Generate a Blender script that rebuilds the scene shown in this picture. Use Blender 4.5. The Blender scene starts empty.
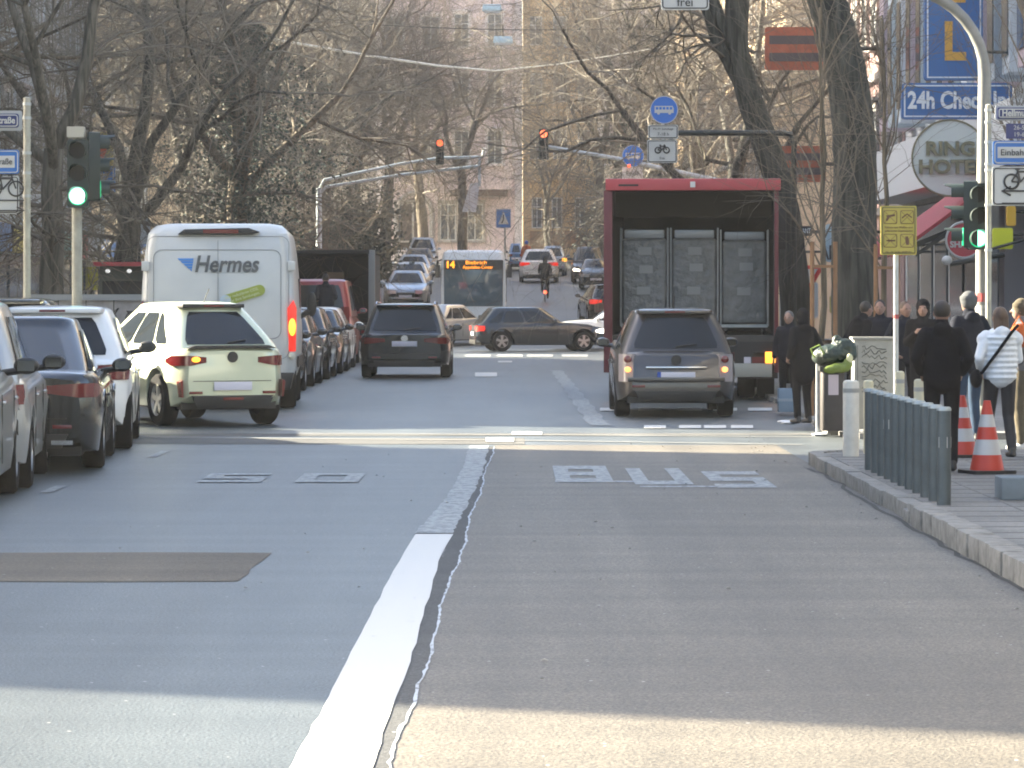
import bpy, bmesh, math, random
from mathutils import Vector, Matrix
R = math.radians; PI = math.pi
rnd = random.Random(7)
scene = bpy.context.scene
COL = scene.collection

# ---------------------------------------------------------------- camera
F, CX, HY, H = 3500.0, 516.0, 300.0, 1.62      # focal length in pixels, vanishing point, eye height
cd = bpy.data.cameras.new('camera'); cam = bpy.data.objects.new('camera', cd); COL.objects.link(cam)
cam.location = (0, 0, H); cam.rotation_euler = (R(90), 0, 0)
cd.sensor_width = 36; cd.lens = F * 36 / 1024
cd.shift_x = -(CX - 512) / 1024; cd.shift_y = -(384 - HY) / 1024
cd.clip_end = 3000; cd.clip_start = 0.5
scene.camera = cam

# ---------------------------------------------------------------- light
SUN_EL = 25.0; SUN_DIR = Vector((-0.925, 0.38, 0.0)).normalized()
w = bpy.data.worlds.new('World'); scene.world = w; w.use_nodes = True
nt = w.node_tree; sky = nt.nodes.new('ShaderNodeTexSky'); sky.sky_type = 'NISHITA'; sky.sun_disc = False
sky.sun_elevation = R(SUN_EL); sky.sun_rotation = math.atan2(SUN_DIR.x, SUN_DIR.y)
sky.air_density = 1.0; sky.dust_density = 3.5; sky.ozone_density = 1.2
bg = nt.nodes['Background']; nt.links.new(sky.outputs[0], bg.inputs[0]); bg.inputs[1].default_value = 0.08
sl = bpy.data.lights.new('sun', 'SUN'); sl.energy = 5.0; sl.angle = R(0.6); sl.color = (1.0, 0.9, 0.7)
so = bpy.data.objects.new('sun', sl); COL.objects.link(so)
sd = Vector((SUN_DIR.x * math.cos(R(SUN_EL)), SUN_DIR.y * math.cos(R(SUN_EL)), math.sin(R(SUN_EL))))
so.rotation_euler = sd.to_track_quat('Z', 'Y').to_euler()
vs = scene.view_settings; vs.view_transform = 'Standard'; vs.look = 'None'; vs.gamma = 1; vs.exposure = 3.1
vs.use_curve_mapping = False
scene.cycles.pixel_filter_type = 'BLACKMAN_HARRIS'; scene.cycles.filter_width = 1.9
scene.cycles.max_bounces = 5; scene.cycles.diffuse_bounces = 3; scene.cycles.glossy_bounces = 3
scene.cycles.sample_clamp_indirect = 4; scene.cycles.caustics_reflective = False; scene.cycles.caustics_refractive = False

# ---------------------------------------------------------------- pixel -> place
PROF = [(-60, 0), (112, 0), (120, .12), (127, .44), (140, 1.3), (148, 1.6), (167, 2.43), (195, 3.3), (230, 4.2), (400, 5.5)]
def gz(Y):
    for (a, za), (b, zb) in zip(PROF, PROF[1:]):
        if Y <= b: return za + (zb - za) * (Y - a) / (b - a)
    return PROF[-1][1]
def px(x, Y): return (x - CX) * Y / F
def pz(y, Y): return H - (y - HY) * Y / F
def pt(x, y, Y): return Vector((px(x, Y), Y, pz(y, Y)))

# ---------------------------------------------------------------- materials
MATS = {}
def mat(name, col, rough=.6, metal=0., var=0., scale=3., bump=0., bscale=40., emit=None, es=0., coat=0., spec=.5, col2=None, stretch=None, bdist=.02):
    if name in MATS: return MATS[name]
    m = bpy.data.materials.new(name); m.use_nodes = True; n = m.node_tree.nodes; L = m.node_tree.links
    b = n['Principled BSDF']; b.inputs['Base Color'].default_value = (*col, 1); b.inputs['Roughness'].default_value = rough
    b.inputs['Metallic'].default_value = metal; b.inputs['Specular IOR Level'].default_value = spec
    if coat: b.inputs['Coat Weight'].default_value = coat; b.inputs['Coat Roughness'].default_value = .04
    if emit: b.inputs['Emission Color'].default_value = (*emit, 1); b.inputs['Emission Strength'].default_value = es * .13
    if var or col2 or bump:
        tc = n.new('ShaderNodeTexCoord'); mp = n.new('ShaderNodeMapping'); L.new(tc.outputs['Object'], mp.inputs[0])
        if stretch: mp.inputs['Scale'].default_value = stretch
    if var or col2:
        t = n.new('ShaderNodeTexNoise'); t.inputs['Scale'].default_value = scale; t.inputs['Detail'].default_value = 6; t.inputs['Roughness'].default_value = .62
        L.new(mp.outputs[0], t.inputs['Vector'])
        cr = n.new('ShaderNodeValToRGB'); cr.color_ramp.elements[0].position = .3; cr.color_ramp.elements[1].position = .7
        a = [max(0, c * (1 - var)) for c in col]; c2 = col2 or [min(1, c * (1 + var)) for c in col]
        if col2: a = col
        cr.color_ramp.elements[0].color = (*a, 1); cr.color_ramp.elements[1].color = (*c2, 1)
        L.new(t.outputs[0], cr.inputs[0]); L.new(cr.outputs[0], b.inputs['Base Color'])
    if bump:
        t2 = n.new('ShaderNodeTexNoise'); t2.inputs['Scale'].default_value = bscale; t2.inputs['Detail'].default_value = 4
        L.new(mp.outputs[0], t2.inputs['Vector']); bp = n.new('ShaderNodeBump'); bp.inputs['Strength'].default_value = bump; bp.inputs['Distance'].default_value = bdist
        L.new(t2.outputs[0], bp.inputs['Height']); L.new(bp.outputs[0], b.inputs['Normal'])
    MATS[name] = m; return m

def asphalt(name, ca, cb, speck=.5, rough=.75):
    m = bpy.data.materials.new(name); m.use_nodes = True; n = m.node_tree.nodes; L = m.node_tree.links; b = n['Principled BSDF']
    geo = n.new('ShaderNodeNewGeometry')
    mp = n.new('ShaderNodeMapping'); mp.inputs['Scale'].default_value = (1, .22, 1); L.new(geo.outputs['Position'], mp.inputs[0])
    t = n.new('ShaderNodeTexNoise'); t.inputs['Scale'].default_value = .55; t.inputs['Detail'].default_value = 7; t.inputs['Roughness'].default_value = .65; L.new(mp.outputs[0], t.inputs[0])
    cr = n.new('ShaderNodeValToRGB'); cr.color_ramp.elements[0].position = .32; cr.color_ramp.elements[1].position = .68
    cr.color_ramp.elements[0].color = (*ca, 1); cr.color_ramp.elements[1].color = (*cb, 1); L.new(t.outputs[0], cr.inputs[0])
    # lengthwise wheel tracks
    mp2 = n.new('ShaderNodeMapping'); mp2.inputs['Scale'].default_value = (1.3, .03, 1); L.new(geo.outputs['Position'], mp2.inputs[0])
    t3 = n.new('ShaderNodeTexNoise'); t3.inputs['Scale'].default_value = 1.2; t3.inputs['Detail'].default_value = 3; L.new(mp2.outputs[0], t3.inputs[0])
    # aggregate stones
    t2 = n.new('ShaderNodeTexNoise'); t2.inputs['Scale'].default_value = 75; t2.inputs['Detail'].default_value = 3; L.new(geo.outputs['Position'], t2.inputs[0])
    mr = n.new('ShaderNodeMapRange'); mr.inputs[1].default_value = .3; mr.inputs[2].default_value = .75; mr.inputs[3].default_value = 1 - speck; mr.inputs[4].default_value = 1 + speck; L.new(t2.outputs[0], mr.inputs[0])
    mr3 = n.new('ShaderNodeMapRange'); mr3.inputs[1].default_value = .35; mr3.inputs[2].default_value = .65; mr3.inputs[3].default_value = .85; mr3.inputs[4].default_value = 1.15; L.new(t3.outputs[0], mr3.inputs[0])
    mu = n.new('ShaderNodeMath'); mu.operation = 'MULTIPLY'; L.new(mr.outputs[0], mu.inputs[0]); L.new(mr3.outputs[0], mu.inputs[1]); MU0 = mu
    mp4 = n.new('ShaderNodeMapping'); mp4.inputs['Scale'].default_value = (.12, 1.6, 1); L.new(geo.outputs['Position'], mp4.inputs[0])
    t4 = n.new('ShaderNodeTexNoise'); t4.inputs['Scale'].default_value = 1.3; t4.inputs['Detail'].default_value = 5; L.new(mp4.outputs[0], t4.inputs[0])
    mr4 = n.new('ShaderNodeMapRange'); mr4.inputs[1].default_value = .35; mr4.inputs[2].default_value = .65; mr4.inputs[3].default_value = .86; mr4.inputs[4].default_value = 1.14; L.new(t4.outputs[0], mr4.inputs[0])
    t5 = n.new('ShaderNodeTexNoise'); t5.inputs['Scale'].default_value = 28; t5.inputs['Detail'].default_value = 5; t5.inputs['Roughness'].default_value = .8; L.new(geo.outputs['Position'], t5.inputs[0])
    mr5 = n.new('ShaderNodeMapRange'); mr5.inputs[1].default_value = .35; mr5.inputs[2].default_value = .65; mr5.inputs[3].default_value = .78; mr5.inputs[4].default_value = 1.22; L.new(t5.outputs[0], mr5.inputs[0])
    # pale grit specks
    vo = n.new('ShaderNodeTexVoronoi'); vo.inputs['Scale'].default_value = 9; L.new(geo.outputs['Position'], vo.inputs[0])
    lt = n.new('ShaderNodeMath'); lt.operation = 'LESS_THAN'; lt.inputs[1].default_value = .075; L.new(vo.outputs['Distance'], lt.inputs[0])
    sp = n.new('ShaderNodeSeparateColor'); L.new(vo.outputs['Color'], sp.inputs[0])
    gt = n.new('ShaderNodeMath'); gt.operation = 'GREATER_THAN'; gt.inputs[1].default_value = .8; L.new(sp.outputs[0], gt.inputs[0])
    an = n.new('ShaderNodeMath'); an.operation = 'MULTIPLY'; L.new(lt.outputs[0], an.inputs[0]); L.new(gt.outputs[0], an.inputs[1])
    for q_ in (mr4, mr5):
        m2 = n.new('ShaderNodeMath'); m2.operation = 'MULTIPLY'; L.new(mu.outputs[0], m2.inputs[0]); L.new(q_.outputs[0], m2.inputs[1]); mu = m2
    mx = n.new('ShaderNodeVectorMath'); mx.operation = 'SCALE'; L.new(cr.outputs[0], mx.inputs[0]); L.new(mu.outputs[0], mx.inputs['Scale'])
    mi = n.new('ShaderNodeMix'); mi.data_type = 'RGBA'; L.new(an.outputs[0], mi.inputs[0]); L.new(mx.outputs[0], mi.inputs[6]); mi.inputs[7].default_value = (.4, .4, .38, 1)
    L.new(mi.outputs[2], b.inputs['Base Color']); b.inputs['Roughness'].default_value = rough
    bp = n.new('ShaderNodeBump'); bp.inputs['Strength'].default_value = .7; bp.inputs['Distance'].default_value = .008; L.new(t2.outputs[0], bp.inputs['Height']); L.new(bp.outputs[0], b.inputs['Normal'])
    return m

def worn_paint(name, col, thr, under):
    m = bpy.data.materials.new(name); m.use_nodes = True; n = m.node_tree.nodes; L = m.node_tree.links; b = n['Principled BSDF']
    geo = n.new('ShaderNodeNewGeometry'); mp = n.new('ShaderNodeMapping'); mp.inputs['Scale'].default_value = (1, .45, 1); L.new(geo.outputs['Position'], mp.inputs[0])
    t = n.new('ShaderNodeTexNoise'); t.inputs['Scale'].default_value = 14; t.inputs['Detail'].default_value = 8; t.inputs['Roughness'].default_value = .75; L.new(mp.outputs[0], t.inputs[0])
    mr = n.new('ShaderNodeMapRange'); mr.inputs[1].default_value = thr - .06; mr.inputs[2].default_value = thr + .06; L.new(t.outputs[0], mr.inputs[0])
    mi = n.new('ShaderNodeMix'); mi.data_type = 'RGBA'; L.new(mr.outputs[0], mi.inputs[0]); mi.inputs[6].default_value = (*under, 1); mi.inputs[7].default_value = (*col, 1)
    L.new(mi.outputs[2], b.inputs['Base Color']); b.inputs['Roughness'].default_value = .6
    return m

def bark_mat(name, c1, c2):
    m = bpy.data.materials.new(name); m.use_nodes = True; n = m.node_tree.nodes; L = m.node_tree.links; b = n['Principled BSDF']
    tc = n.new('ShaderNodeTexCoord'); mp = n.new('ShaderNodeMapping'); mp.inputs['Scale'].default_value = (9, 9, .9); L.new(tc.outputs['Object'], mp.inputs[0])
    t = n.new('ShaderNodeTexNoise'); t.inputs['Scale'].default_value = 1.6; t.inputs['Detail'].default_value = 7; t.inputs['Distortion'].default_value = .6; L.new(mp.outputs[0], t.inputs[0])
    cr = n.new('ShaderNodeValToRGB'); cr.color_ramp.elements[0].position = .38; cr.color_ramp.elements[1].position = .62
    cr.color_ramp.elements[0].color = (*c1, 1); cr.color_ramp.elements[1].color = (*c2, 1); L.new(t.outputs[0], cr.inputs[0]); L.new(cr.outputs[0], b.inputs['Base Color'])
    b.inputs['Roughness'].default_value = .95; bp = n.new('ShaderNodeBump'); bp.inputs['Strength'].default_value = .9; bp.inputs['Distance'].default_value = .05
    L.new(t.outputs[0], bp.inputs['Height']); L.new(bp.outputs[0], b.inputs['Normal']); return m

GLASS = mat('dark_glass', (.012, .015, .018), .05, spec=.4)
TYRE = mat('tyre_rubber', (.006, .006, .0065), .9, spec=.2, bump=.3, bscale=60)
RIM = mat('rim_alloy', (.38, .38, .39), .35, .8)
BLACKP = mat('black_plastic', (.009, .0095, .01), .55)
CHROME = mat('chrome', (.6, .6, .62), .15, 1.)
PLATE = mat('plate_white', (.62, .6, .66), .4)
RED_OFF = mat('tail_red', (.13, .007, .008), .18, coat=.6)
RED_ON = mat('tail_red_lit', (.6, .02, .01), .3, emit=(1, .04, .02), es=.6)
AMBER_ON = mat('amber_lit', (.9, .3, .02), .3, emit=(1, .34, .03), es=3)
HEAD_OFF = mat('headlamp_glass', (.45, .47, .5), .1, .3, coat=.6)
HEAD_ON = mat('headlamp_lit', (.9, .9, .85), .2, emit=(1, .9, .7), es=6)
STEEL = mat('galvanised_steel', (.4, .42, .42), .45, .35, var=.15, scale=6)
POLEB = mat('pale_pole_paint', (.34, .33, .27), .6, var=.25, scale=5)
DARKM = mat('dark_metal', (.02, .025, .025), .5, .2)
def paint(name, c, metal=.35, rough=.32): return mat(name, c, rough, metal, coat=.7, var=.04, scale=2)

# ---------------------------------------------------------------- mesh helpers
def tag(o, label=None, cat=None, group=None, kind=None):
    if label: o['label'] = label
    if cat: o['category'] = cat
    if group: o['group'] = group
    if kind: o['kind'] = kind
    return o
def thing(name, label, cat, loc=(0, 0, 0), rz=0., group=None):
    o = bpy.data.objects.new(name, None); COL.objects.link(o); o.location = loc; o.rotation_euler = (0, 0, rz)
    o.empty_display_size = .3
    return tag(o, label, cat, group)
class MB:
    def __init__(s): s.v = []; s.f = []; s.mi = []; s.m = 0
    def add(s, vs, fs):
        k = len(s.v); s.v += [tuple(v) for v in vs]
        for f in fs: s.f.append(tuple(i + k for i in f)); s.mi.append(s.m)
        return s
    def box(s, x0, x1, y0, y1, z0, z1):
        vs = [(x, y, z) for x in (x0, x1) for y in (y0, y1) for z in (z0, z1)]
        return s.add(vs, [(0, 1, 3, 2), (4, 6, 7, 5), (0, 4, 5, 1), (2, 3, 7, 6), (0, 2, 6, 4), (1, 5, 7, 3)])
    def prism(s, pts, axis, a, b):
        # polygon pts (2D) extruded along an axis between a and b
        def P(p, t):
            return {'x': (t, p[0], p[1]), 'y': (p[0], t, p[1]), 'z': (p[0], p[1], t)}[axis]
        n = len(pts); vs = [P(p, a) for p in pts] + [P(p, b) for p in pts]
        fs = [tuple(range(n)), tuple(range(2 * n - 1, n - 1, -1))] + [(i, n + i, n + (i + 1) % n, (i + 1) % n) for i in range(n)]
        return s.add(vs, fs)
    def tube(s, pts, rad, n=8, cap=True):
        pts = [Vector(p) for p in pts]; rs = rad if isinstance(rad, (list, tuple)) else [rad] * len(pts)
        vs = []; prev = None
        for i, p in enumerate(pts):
            d = (pts[min(i + 1, len(pts) - 1)] - pts[max(i - 1, 0)]).normalized()
            if prev is None:
                a = d.orthogonal().normalized()
            else:
                a = (prev - d * prev.dot(d));
                a = a.normalized() if a.length > 1e-6 else d.orthogonal().normalized()
            prev = a; b = d.cross(a)
            for k in range(n):
                t = 2 * PI * k / n; vs.append(p + (a * math.cos(t) + b * math.sin(t)) * rs[i])
        fs = []
        for i in range(len(pts) - 1):
            for k in range(n):
                fs.append((i * n + k, i * n + (k + 1) % n, (i + 1) * n + (k + 1) % n, (i + 1) * n + k))
        if cap: fs += [tuple(range(n - 1, -1, -1)), tuple(range((len(pts) - 1) * n, len(pts) * n))]
        return s.add(vs, fs)
    def lathe(s, prof, n=24, axis='z', c=(0, 0, 0), cap=True):
        vs = []
        for (r, h) in prof:
            for k in range(n):
                t = 2 * PI * k / n; u, v = r * math.cos(t), r * math.sin(t)
                p = {'z': (u, v, h), 'x': (h, u, v), 'y': (v, h, u)}[axis]
                vs.append((p[0] + c[0], p[1] + c[1], p[2] + c[2]))
        m = len(prof); fs = [(i * n + k, i * n + (k + 1) % n, (i + 1) * n + (k + 1) % n, (i + 1) * n + k) for i in range(m - 1) for k in range(n)]
        if cap: fs += [tuple(range(n - 1, -1, -1)), tuple(range((m - 1) * n, m * n))]
        else: fs += [((m - 1) * n + k, (m - 1) * n + (k + 1) % n, (k + 1) % n, k) for k in range(n)]
        return s.add(vs, fs)
    def ell(s, c, r, nu=14, nv=9):
        vs = [(c[0], c[1], c[2] - r[2])]
        for j in range(1, nv):
            ph = -PI / 2 + PI * j / nv
            for k in range(nu):
                t = 2 * PI * k / nu; vs.append((c[0] + r[0] * math.cos(ph) * math.cos(t), c[1] + r[1] * math.cos(ph) * math.sin(t), c[2] + r[2] * math.sin(ph)))
        vs.append((c[0], c[1], c[2] + r[2])); fs = []
        for k in range(nu): fs.append((0, 1 + (k + 1) % nu, 1 + k))
        for j in range(nv - 2):
            for k in range(nu): fs.append((1 + j * nu + k, 1 + j * nu + (k + 1) % nu, 1 + (j + 1) * nu + (k + 1) % nu, 1 + (j + 1) * nu + k))
        t = len(vs) - 1
        for k in range(nu): fs.append((t, 1 + (nv - 2) * nu + k, 1 + (nv - 2) * nu + (k + 1) % nu))
        return s.add(vs, fs)
    def caps(s, a, b, ra, rb, n=12, sx=1.):
        a = Vector(a); b = Vector(b); d = (b - a); L = d.length; d = d / max(L, 1e-6)
        pts = []; rs = []
        for t in (-1, -.85, -.5, 0): pts.append(a + d * ra * t); rs.append(max(.001, ra * math.sqrt(1 - t * t)))
        for t in (0, .5, .85, 1): pts.append(b + d * rb * t); rs.append(max(.001, rb * math.sqrt(1 - t * t)))
        if L < 1e-5: return s.ell(a, (ra, ra, ra))
        k = len(s.v); s.tube(pts, rs, n)
        if sx != 1.:
            for i in range(k, len(s.v)):
                x, y, z = s.v[i]; s.v[i] = (a.x + (x - a.x) * sx, y, z)
        return s
    def build(s, name, m, parent=None, sharp=35, smooth=True, fix=True, bevel=0., M=None):
        me = bpy.data.meshes.new(name); me.from_pydata(s.v, [], s.f)
        ml = m if isinstance(m, (list, tuple)) else [m]
        for q in ml: me.materials.append(q)
        if len(ml) > 1:
            me.polygons.foreach_set('material_index', s.mi)
        if M is not None: me.transform(M)
        bm = bmesh.new(); bm.from_mesh(me)
        if fix: bmesh.ops.recalc_face_normals(bm, faces=bm.faces)
        if bevel: bmesh.ops.bevel(bm, geom=[e for e in bm.edges if len(e.link_faces) == 2 and e.calc_face_angle(0) > .5], offset=bevel, segments=2, affect='EDGES', profile=.6)
        if smooth:
            for f in bm.faces: f.smooth = True
            sa = R(sharp)
            for e in bm.edges:
                if len(e.link_faces) == 2 and e.calc_face_angle(0) > sa: e.smooth = False
        bm.to_mesh(me); bm.free()
        o = bpy.data.objects.new(name, me); COL.objects.link(o)
        if parent is not None: o.parent = parent
        return o
def remesh(o, vox, smooth=4):
    md = o.modifiers.new('r', 'REMESH'); md.mode = 'VOXEL'; md.voxel_size = vox; md.use_smooth_shade = True
    ms = o.modifiers.new('s', 'SMOOTH'); ms.factor = .5; ms.iterations = smooth
    dg = bpy.context.evaluated_depsgraph_get(); dg.update(); ev = o.evaluated_get(dg)
    me = bpy.data.meshes.new_from_object(ev); old = o.data; o.modifiers.clear(); o.data = me
    me.materials.clear()
    for q in old.materials: me.materials.append(q)
    for p in me.polygons: p.use_smooth = True
    return o
def copy_tree(o, parent=None):
    c = o.copy(); COL.objects.link(c)
    c.parent = parent
    for ch in list(o.children): copy_tree(ch, c)
    return c
def text(body, size, m, parent, loc, bold=0., rot=(PI / 2, 0, 0), ext=.004, align='CENTER', name='lettering', sx=1., shear=0.):
    cu = bpy.data.curves.new(name, 'FONT'); cu.body = body; cu.size = size; cu.align_x = align; cu.align_y = 'CENTER'; cu.extrude = ext; cu.offset = bold; cu.shear = shear
    cu.resolution_u = 3
    cu.materials.append(m); tmp = bpy.data.objects.new(name + '_curve', cu); me = bpy.data.meshes.new_from_object(tmp); bpy.data.objects.remove(tmp); bpy.data.curves.remove(cu); me.name = name
    if not me.materials: me.materials.append(m)
    o = bpy.data.objects.new(name, me); COL.objects.link(o); o.parent = parent; o.location = loc; o.rotation_euler = rot; o.scale = (sx, 1, 1)
    return o
def sheet(name, polys, m, z, kind='structure', follow=True):
    b = MB()
    for p in polys:
        b.add([(x, y, (gz(y) if follow else 0) + z) for x, y in p], [tuple(range(len(p)))])
    o = b.build(name, m, smooth=False); tag(o, kind=kind); return o

# ================================================================ GROUND AND ROAD
ASPH_OLD = asphalt('old_asphalt', (.048, .058, .06), (.08, .09, .092), .9, .45)
ASPH_NEW = asphalt('bus_lane_asphalt', (.1, .087, .067), (.13, .115, .09), .7, .6)
ASPH_PATCH = asphalt('patch_asphalt', (.085, .072, .053), (.11, .093, .068), .5)
ASPH_DARK = asphalt('dark_joint_asphalt', (.03, .032, .034), (.07, .07, .068), .6)
PAVE = asphalt('pavement_slabs', (.13, .13, .125), (.2, .195, .185), .2, .85)
KERB = mat('granite_kerb', (.2, .195, .18), .85, var=.35, scale=9, bump=.5, bscale=30)
GROUND = mat('ground_earth', (.09, .085, .075), .95, var=.3, scale=1)

ys = [-60, 0, 20, 36, 60, 90, 112, 120, 127, 133, 140, 144, 148, 157, 167, 180, 195, 212, 230, 300, 400]
def strip(x0, x1, yy): return [[(x0, a), (x1, a), (x1, b), (x0, b)] for a, b in zip(yy, yy[1:])]
o = sheet('ground', strip(-260, 260, [-60] + ys[1:-1] + [1500]), GROUND, -.012)
sheet('road', strip(-7.2, 4.2, ys) + [[(4.2, 35.4), (40, 35.4), (40, 40.6), (4.2, 40.6)], [(-60, 43.8), (-7.2, 43.8), (-7.2, 54), (-60, 54)],
      [(-60, 100), (-7.2, 100), (-7.2, 124), (-60, 124)], [(4.2, 101), (60, 101), (60, 120), (4.2, 120)], [(-7.2,400),(4.2,400),(4.2,430),(-7.2,430)]], ASPH_OLD, 0)
def jl(Y):    # the joint between old lane and bus lane
    t = min(1, max(0, (Y - 12) / 28)); return -.43 + .2 * t + .012 * math.sin(Y * .9) + .006 * math.sin(Y * 3.3)
yy = [5 + i * .4 for i in range(86)]
lanep = [[(jl(a), a), (2.9, a), (2.9, b), (jl(b), b)] for a, b in zip(yy, yy[1:]) if b < 39.3]
sheet('bus_lane', lanep, ASPH_NEW, .004)
sheet('joint_strip', [[(jl(a) - .13 - .02 * math.sin(a * 3), a), (jl(a) - .001, a), (jl(b) - .001, b), (jl(b) - .13 - .02 * math.sin(b * 3), b)] for a, b in zip(yy, yy[1:]) if b < 39], ASPH_DARK, .004)
sheet('road_patch', [[(-9, 20.1), (-3.2, 20.12), (-2.4, 20.08), (px(237, 20.1), 20.12), (-1.58, 20.7), (-1.6, 21.1), (-1.57, 21.8), (px(272, 22.4), 22.38), (-2.3, 22.43), (-3.4, 22.38), (-9, 22.4)]], ASPH_PATCH, .004)
sheet('crossing_band', [[(-7.1, 39.4), (.1, 39.2), (.1, 41.0), (-7.1, 40.9)], [(-7.1, 41.4), (3.6, 41.9), (3.6, 42.5), (-7.1, 42.2)]], asphalt('crossing_band_asphalt', (.055, .055, .052), (.085, .085, .08), .5), .004)
sheet('crossing_seam', [[(-5.7, 42.9), (3.5, 41.2), (3.5, 41.32), (-5.7, 43.05)], [(-5.7, 41.4), (.3, 40.1), (3.2, 39.0), (3.2, 39.12), (.3, 40.25), (-5.7, 41.6)]], mat('seam_sealant', (.2, .2, .19), .7, var=.3, scale=20), .008)

WHITE = worn_paint('road_paint', (.52, .52, .5), .34, (.34, .34, .32))
WORN = worn_paint('worn_road_paint', (.28, .3, .3), .5, (.15, .16, .165))
WORN2 = worn_paint('faint_road_paint', (.34, .36, .38), .5, (.13, .14, .15))
def se(y):  # right and left edge of the solid stripe at pixel row y
    tab = [(768, 290, 372), (700, 328, 396), (650, 352, 414), (600, 379, 428), (560, 400, 440), (530, 418, 455), (500, 445, 470), (470, 462, 484), (445, 470, 489)]
    for (a, l0, r0), (b, l1, r1) in zip(tab, tab[1:]):
        if y >= b or b == 445:
            t = (a - y) / (a - b); return l0 + (l1 - l0) * t, r0 + (r1 - r0) * t
def row(y): return H * F / (y - HY)
def stripe_poly(ya, yb, n, jag=0):
    out = []; r2 = random.Random(3)
    rows = [ya + (yb - ya) * i / n for i in range(n + 1)]
    j = [(r2.uniform(-jag, jag), r2.uniform(-jag, jag)) for _ in rows]
    for i in range(n):
        a, b = rows[i], rows[i + 1]; (la, ra), (lb, rb) = se(a), se(b); A, B = row(a), row(b)
        out.append([(px(la, A) + j[i][0], A), (px(ra, A) + j[i][1], A), (px(rb, B) + j[i + 1][1], B), (px(lb, B) + j[i + 1][0], B)])
    return out
sheet('lane_line', stripe_poly(900, 535, 40, .006), WHITE, .008)
sheet('worn_lane_line', stripe_poly(534, 446, 50, .012), WORN, .008)
ry = random.Random(31); yt_ = [10 + i * .13 for i in range(220)]; tl = [(jl(y) + ry.gauss(0, .003), ry.uniform(.003, .0095)) for y in yt_]
sheet('thin_lane_line', [[(p[0] - p[1], a_), (p[0] + p[1], a_), (q[0] + q[1], b_), (q[0] - q[1], b_)] for a_, b_, p, q in zip(yt_, yt_[1:], tl, tl[1:])], worn_paint('thin_line_paint', (.42, .46, .5), .44, (.13, .135, .14)), .0085)
yd = [45 + i * 1.3 for i in range(28)]
def dl(Y): return 1.07 - (Y - 45) * .004 + .03 * math.sin(Y * 1.7)
sheet('bus_lane_line', [[(dl(a) - .13, a), (dl(a) + .13, a), (dl(b) + .13, b), (dl(b) - .13, b)] for a, b in zip(yd, yd[1:])], WORN, .008)
def dash(cx, y, wpx, hpx):
    Y0, Y1 = row(y + hpx / 2), row(y - hpx / 2); return [(px(cx - wpx / 2, Y0), Y0), (px(cx + wpx / 2, Y0), Y0), (px(cx + wpx / 2, Y1), Y1), (px(cx - wpx / 2, Y1), Y1)]
sheet('road_dashes', [dash(500, 440.5, 28, 4), dash(527, 434, 30, 3), dash(486, 375, 22, 4), dash(505, 362, 14, 1.6)] + [dash(x, 427.5, 22, 3) for x in (655, 690, 715, 742)] + [dash(x, 410, 24, 3) for x in (612, 650, 690, 725, 760)]
      , WHITE, .012)
sheet('far_crossing_dashes', [dash(x, 356, 26, 2.4) for x in (478, 510, 540, 575)], WORN, .012)
sheet('parking_line', [[(-4.0, 29.4), (-3.9, 29.4), (-3.9, 30.4), (-4.0, 30.4)], [(-3.8, 36), (-3.7, 36), (-3.7, 37.5), (-3.8, 37.5)]], WORN, .008)
# road writing: 50 and BUS as flat letters
def glyph(ch, x0, x1, Y0, Y1):
    t = (x1 - x0) * .27; v = (Y1 - Y0) * .22; ym = (Y0 + Y1) / 2
    top = [(x0, Y1 - v), (x1, Y1 - v), (x1, Y1), (x0, Y1)]; bot = [(x0, Y0), (x1, Y0), (x1, Y0 + v), (x0, Y0 + v)]; mid = [(x0, ym - v / 2), (x1, ym - v / 2), (x1, ym + v / 2), (x0, ym + v / 2)]
    L = lambda a, b: [(x0, a), (x0 + t, a), (x0 + t, b), (x0, b)]; Rr = lambda a, b: [(x1 - t, a), (x1, a), (x1, b), (x1 - t, b)]
    return {'0': [top, bot, L(Y0 + v, Y1 - v), Rr(Y0 + v, Y1 - v)], '5': [top, mid, bot, L(ym + v / 2, Y1 - v), Rr(Y0 + v, ym - v / 2)],
            'S': [top, mid, bot, L(ym + v / 2, Y1 - v), Rr(Y0 + v, ym - v / 2)], 'U': [bot, L(Y0 + v, Y1), Rr(Y0 + v, Y1)],
            'B': [top, mid, bot, L(Y0 + v, ym - v / 2), L(ym + v / 2, Y1 - v), Rr(Y0 + v, ym - v / 2), Rr(ym + v / 2, Y1 - v)]}[ch]
Ya, Yb = row(483), row(474)
sheet('road_number', glyph('5', px(196, Ya), px(260, Ya), Ya, Yb) + glyph('0', px(294, Ya), px(358, Ya), Ya, Yb), WORN, .008)
Ya, Yb = row(483), row(466.5)
sheet('road_lettering', glyph('B', px(556, Ya), px(614, Ya), Ya, Yb) + glyph('U', px(634, Ya), px(692, Ya), Ya - .4, Yb - .5) + glyph('S', px(712, Ya), px(770, Ya), Ya - .9, Yb - 1.1), WORN, .008)
sheet('scuff_marks', [dash(600, 482, 90, 1.2), dash(700, 487, 120, 1.2)], WORN2, .006)

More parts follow.
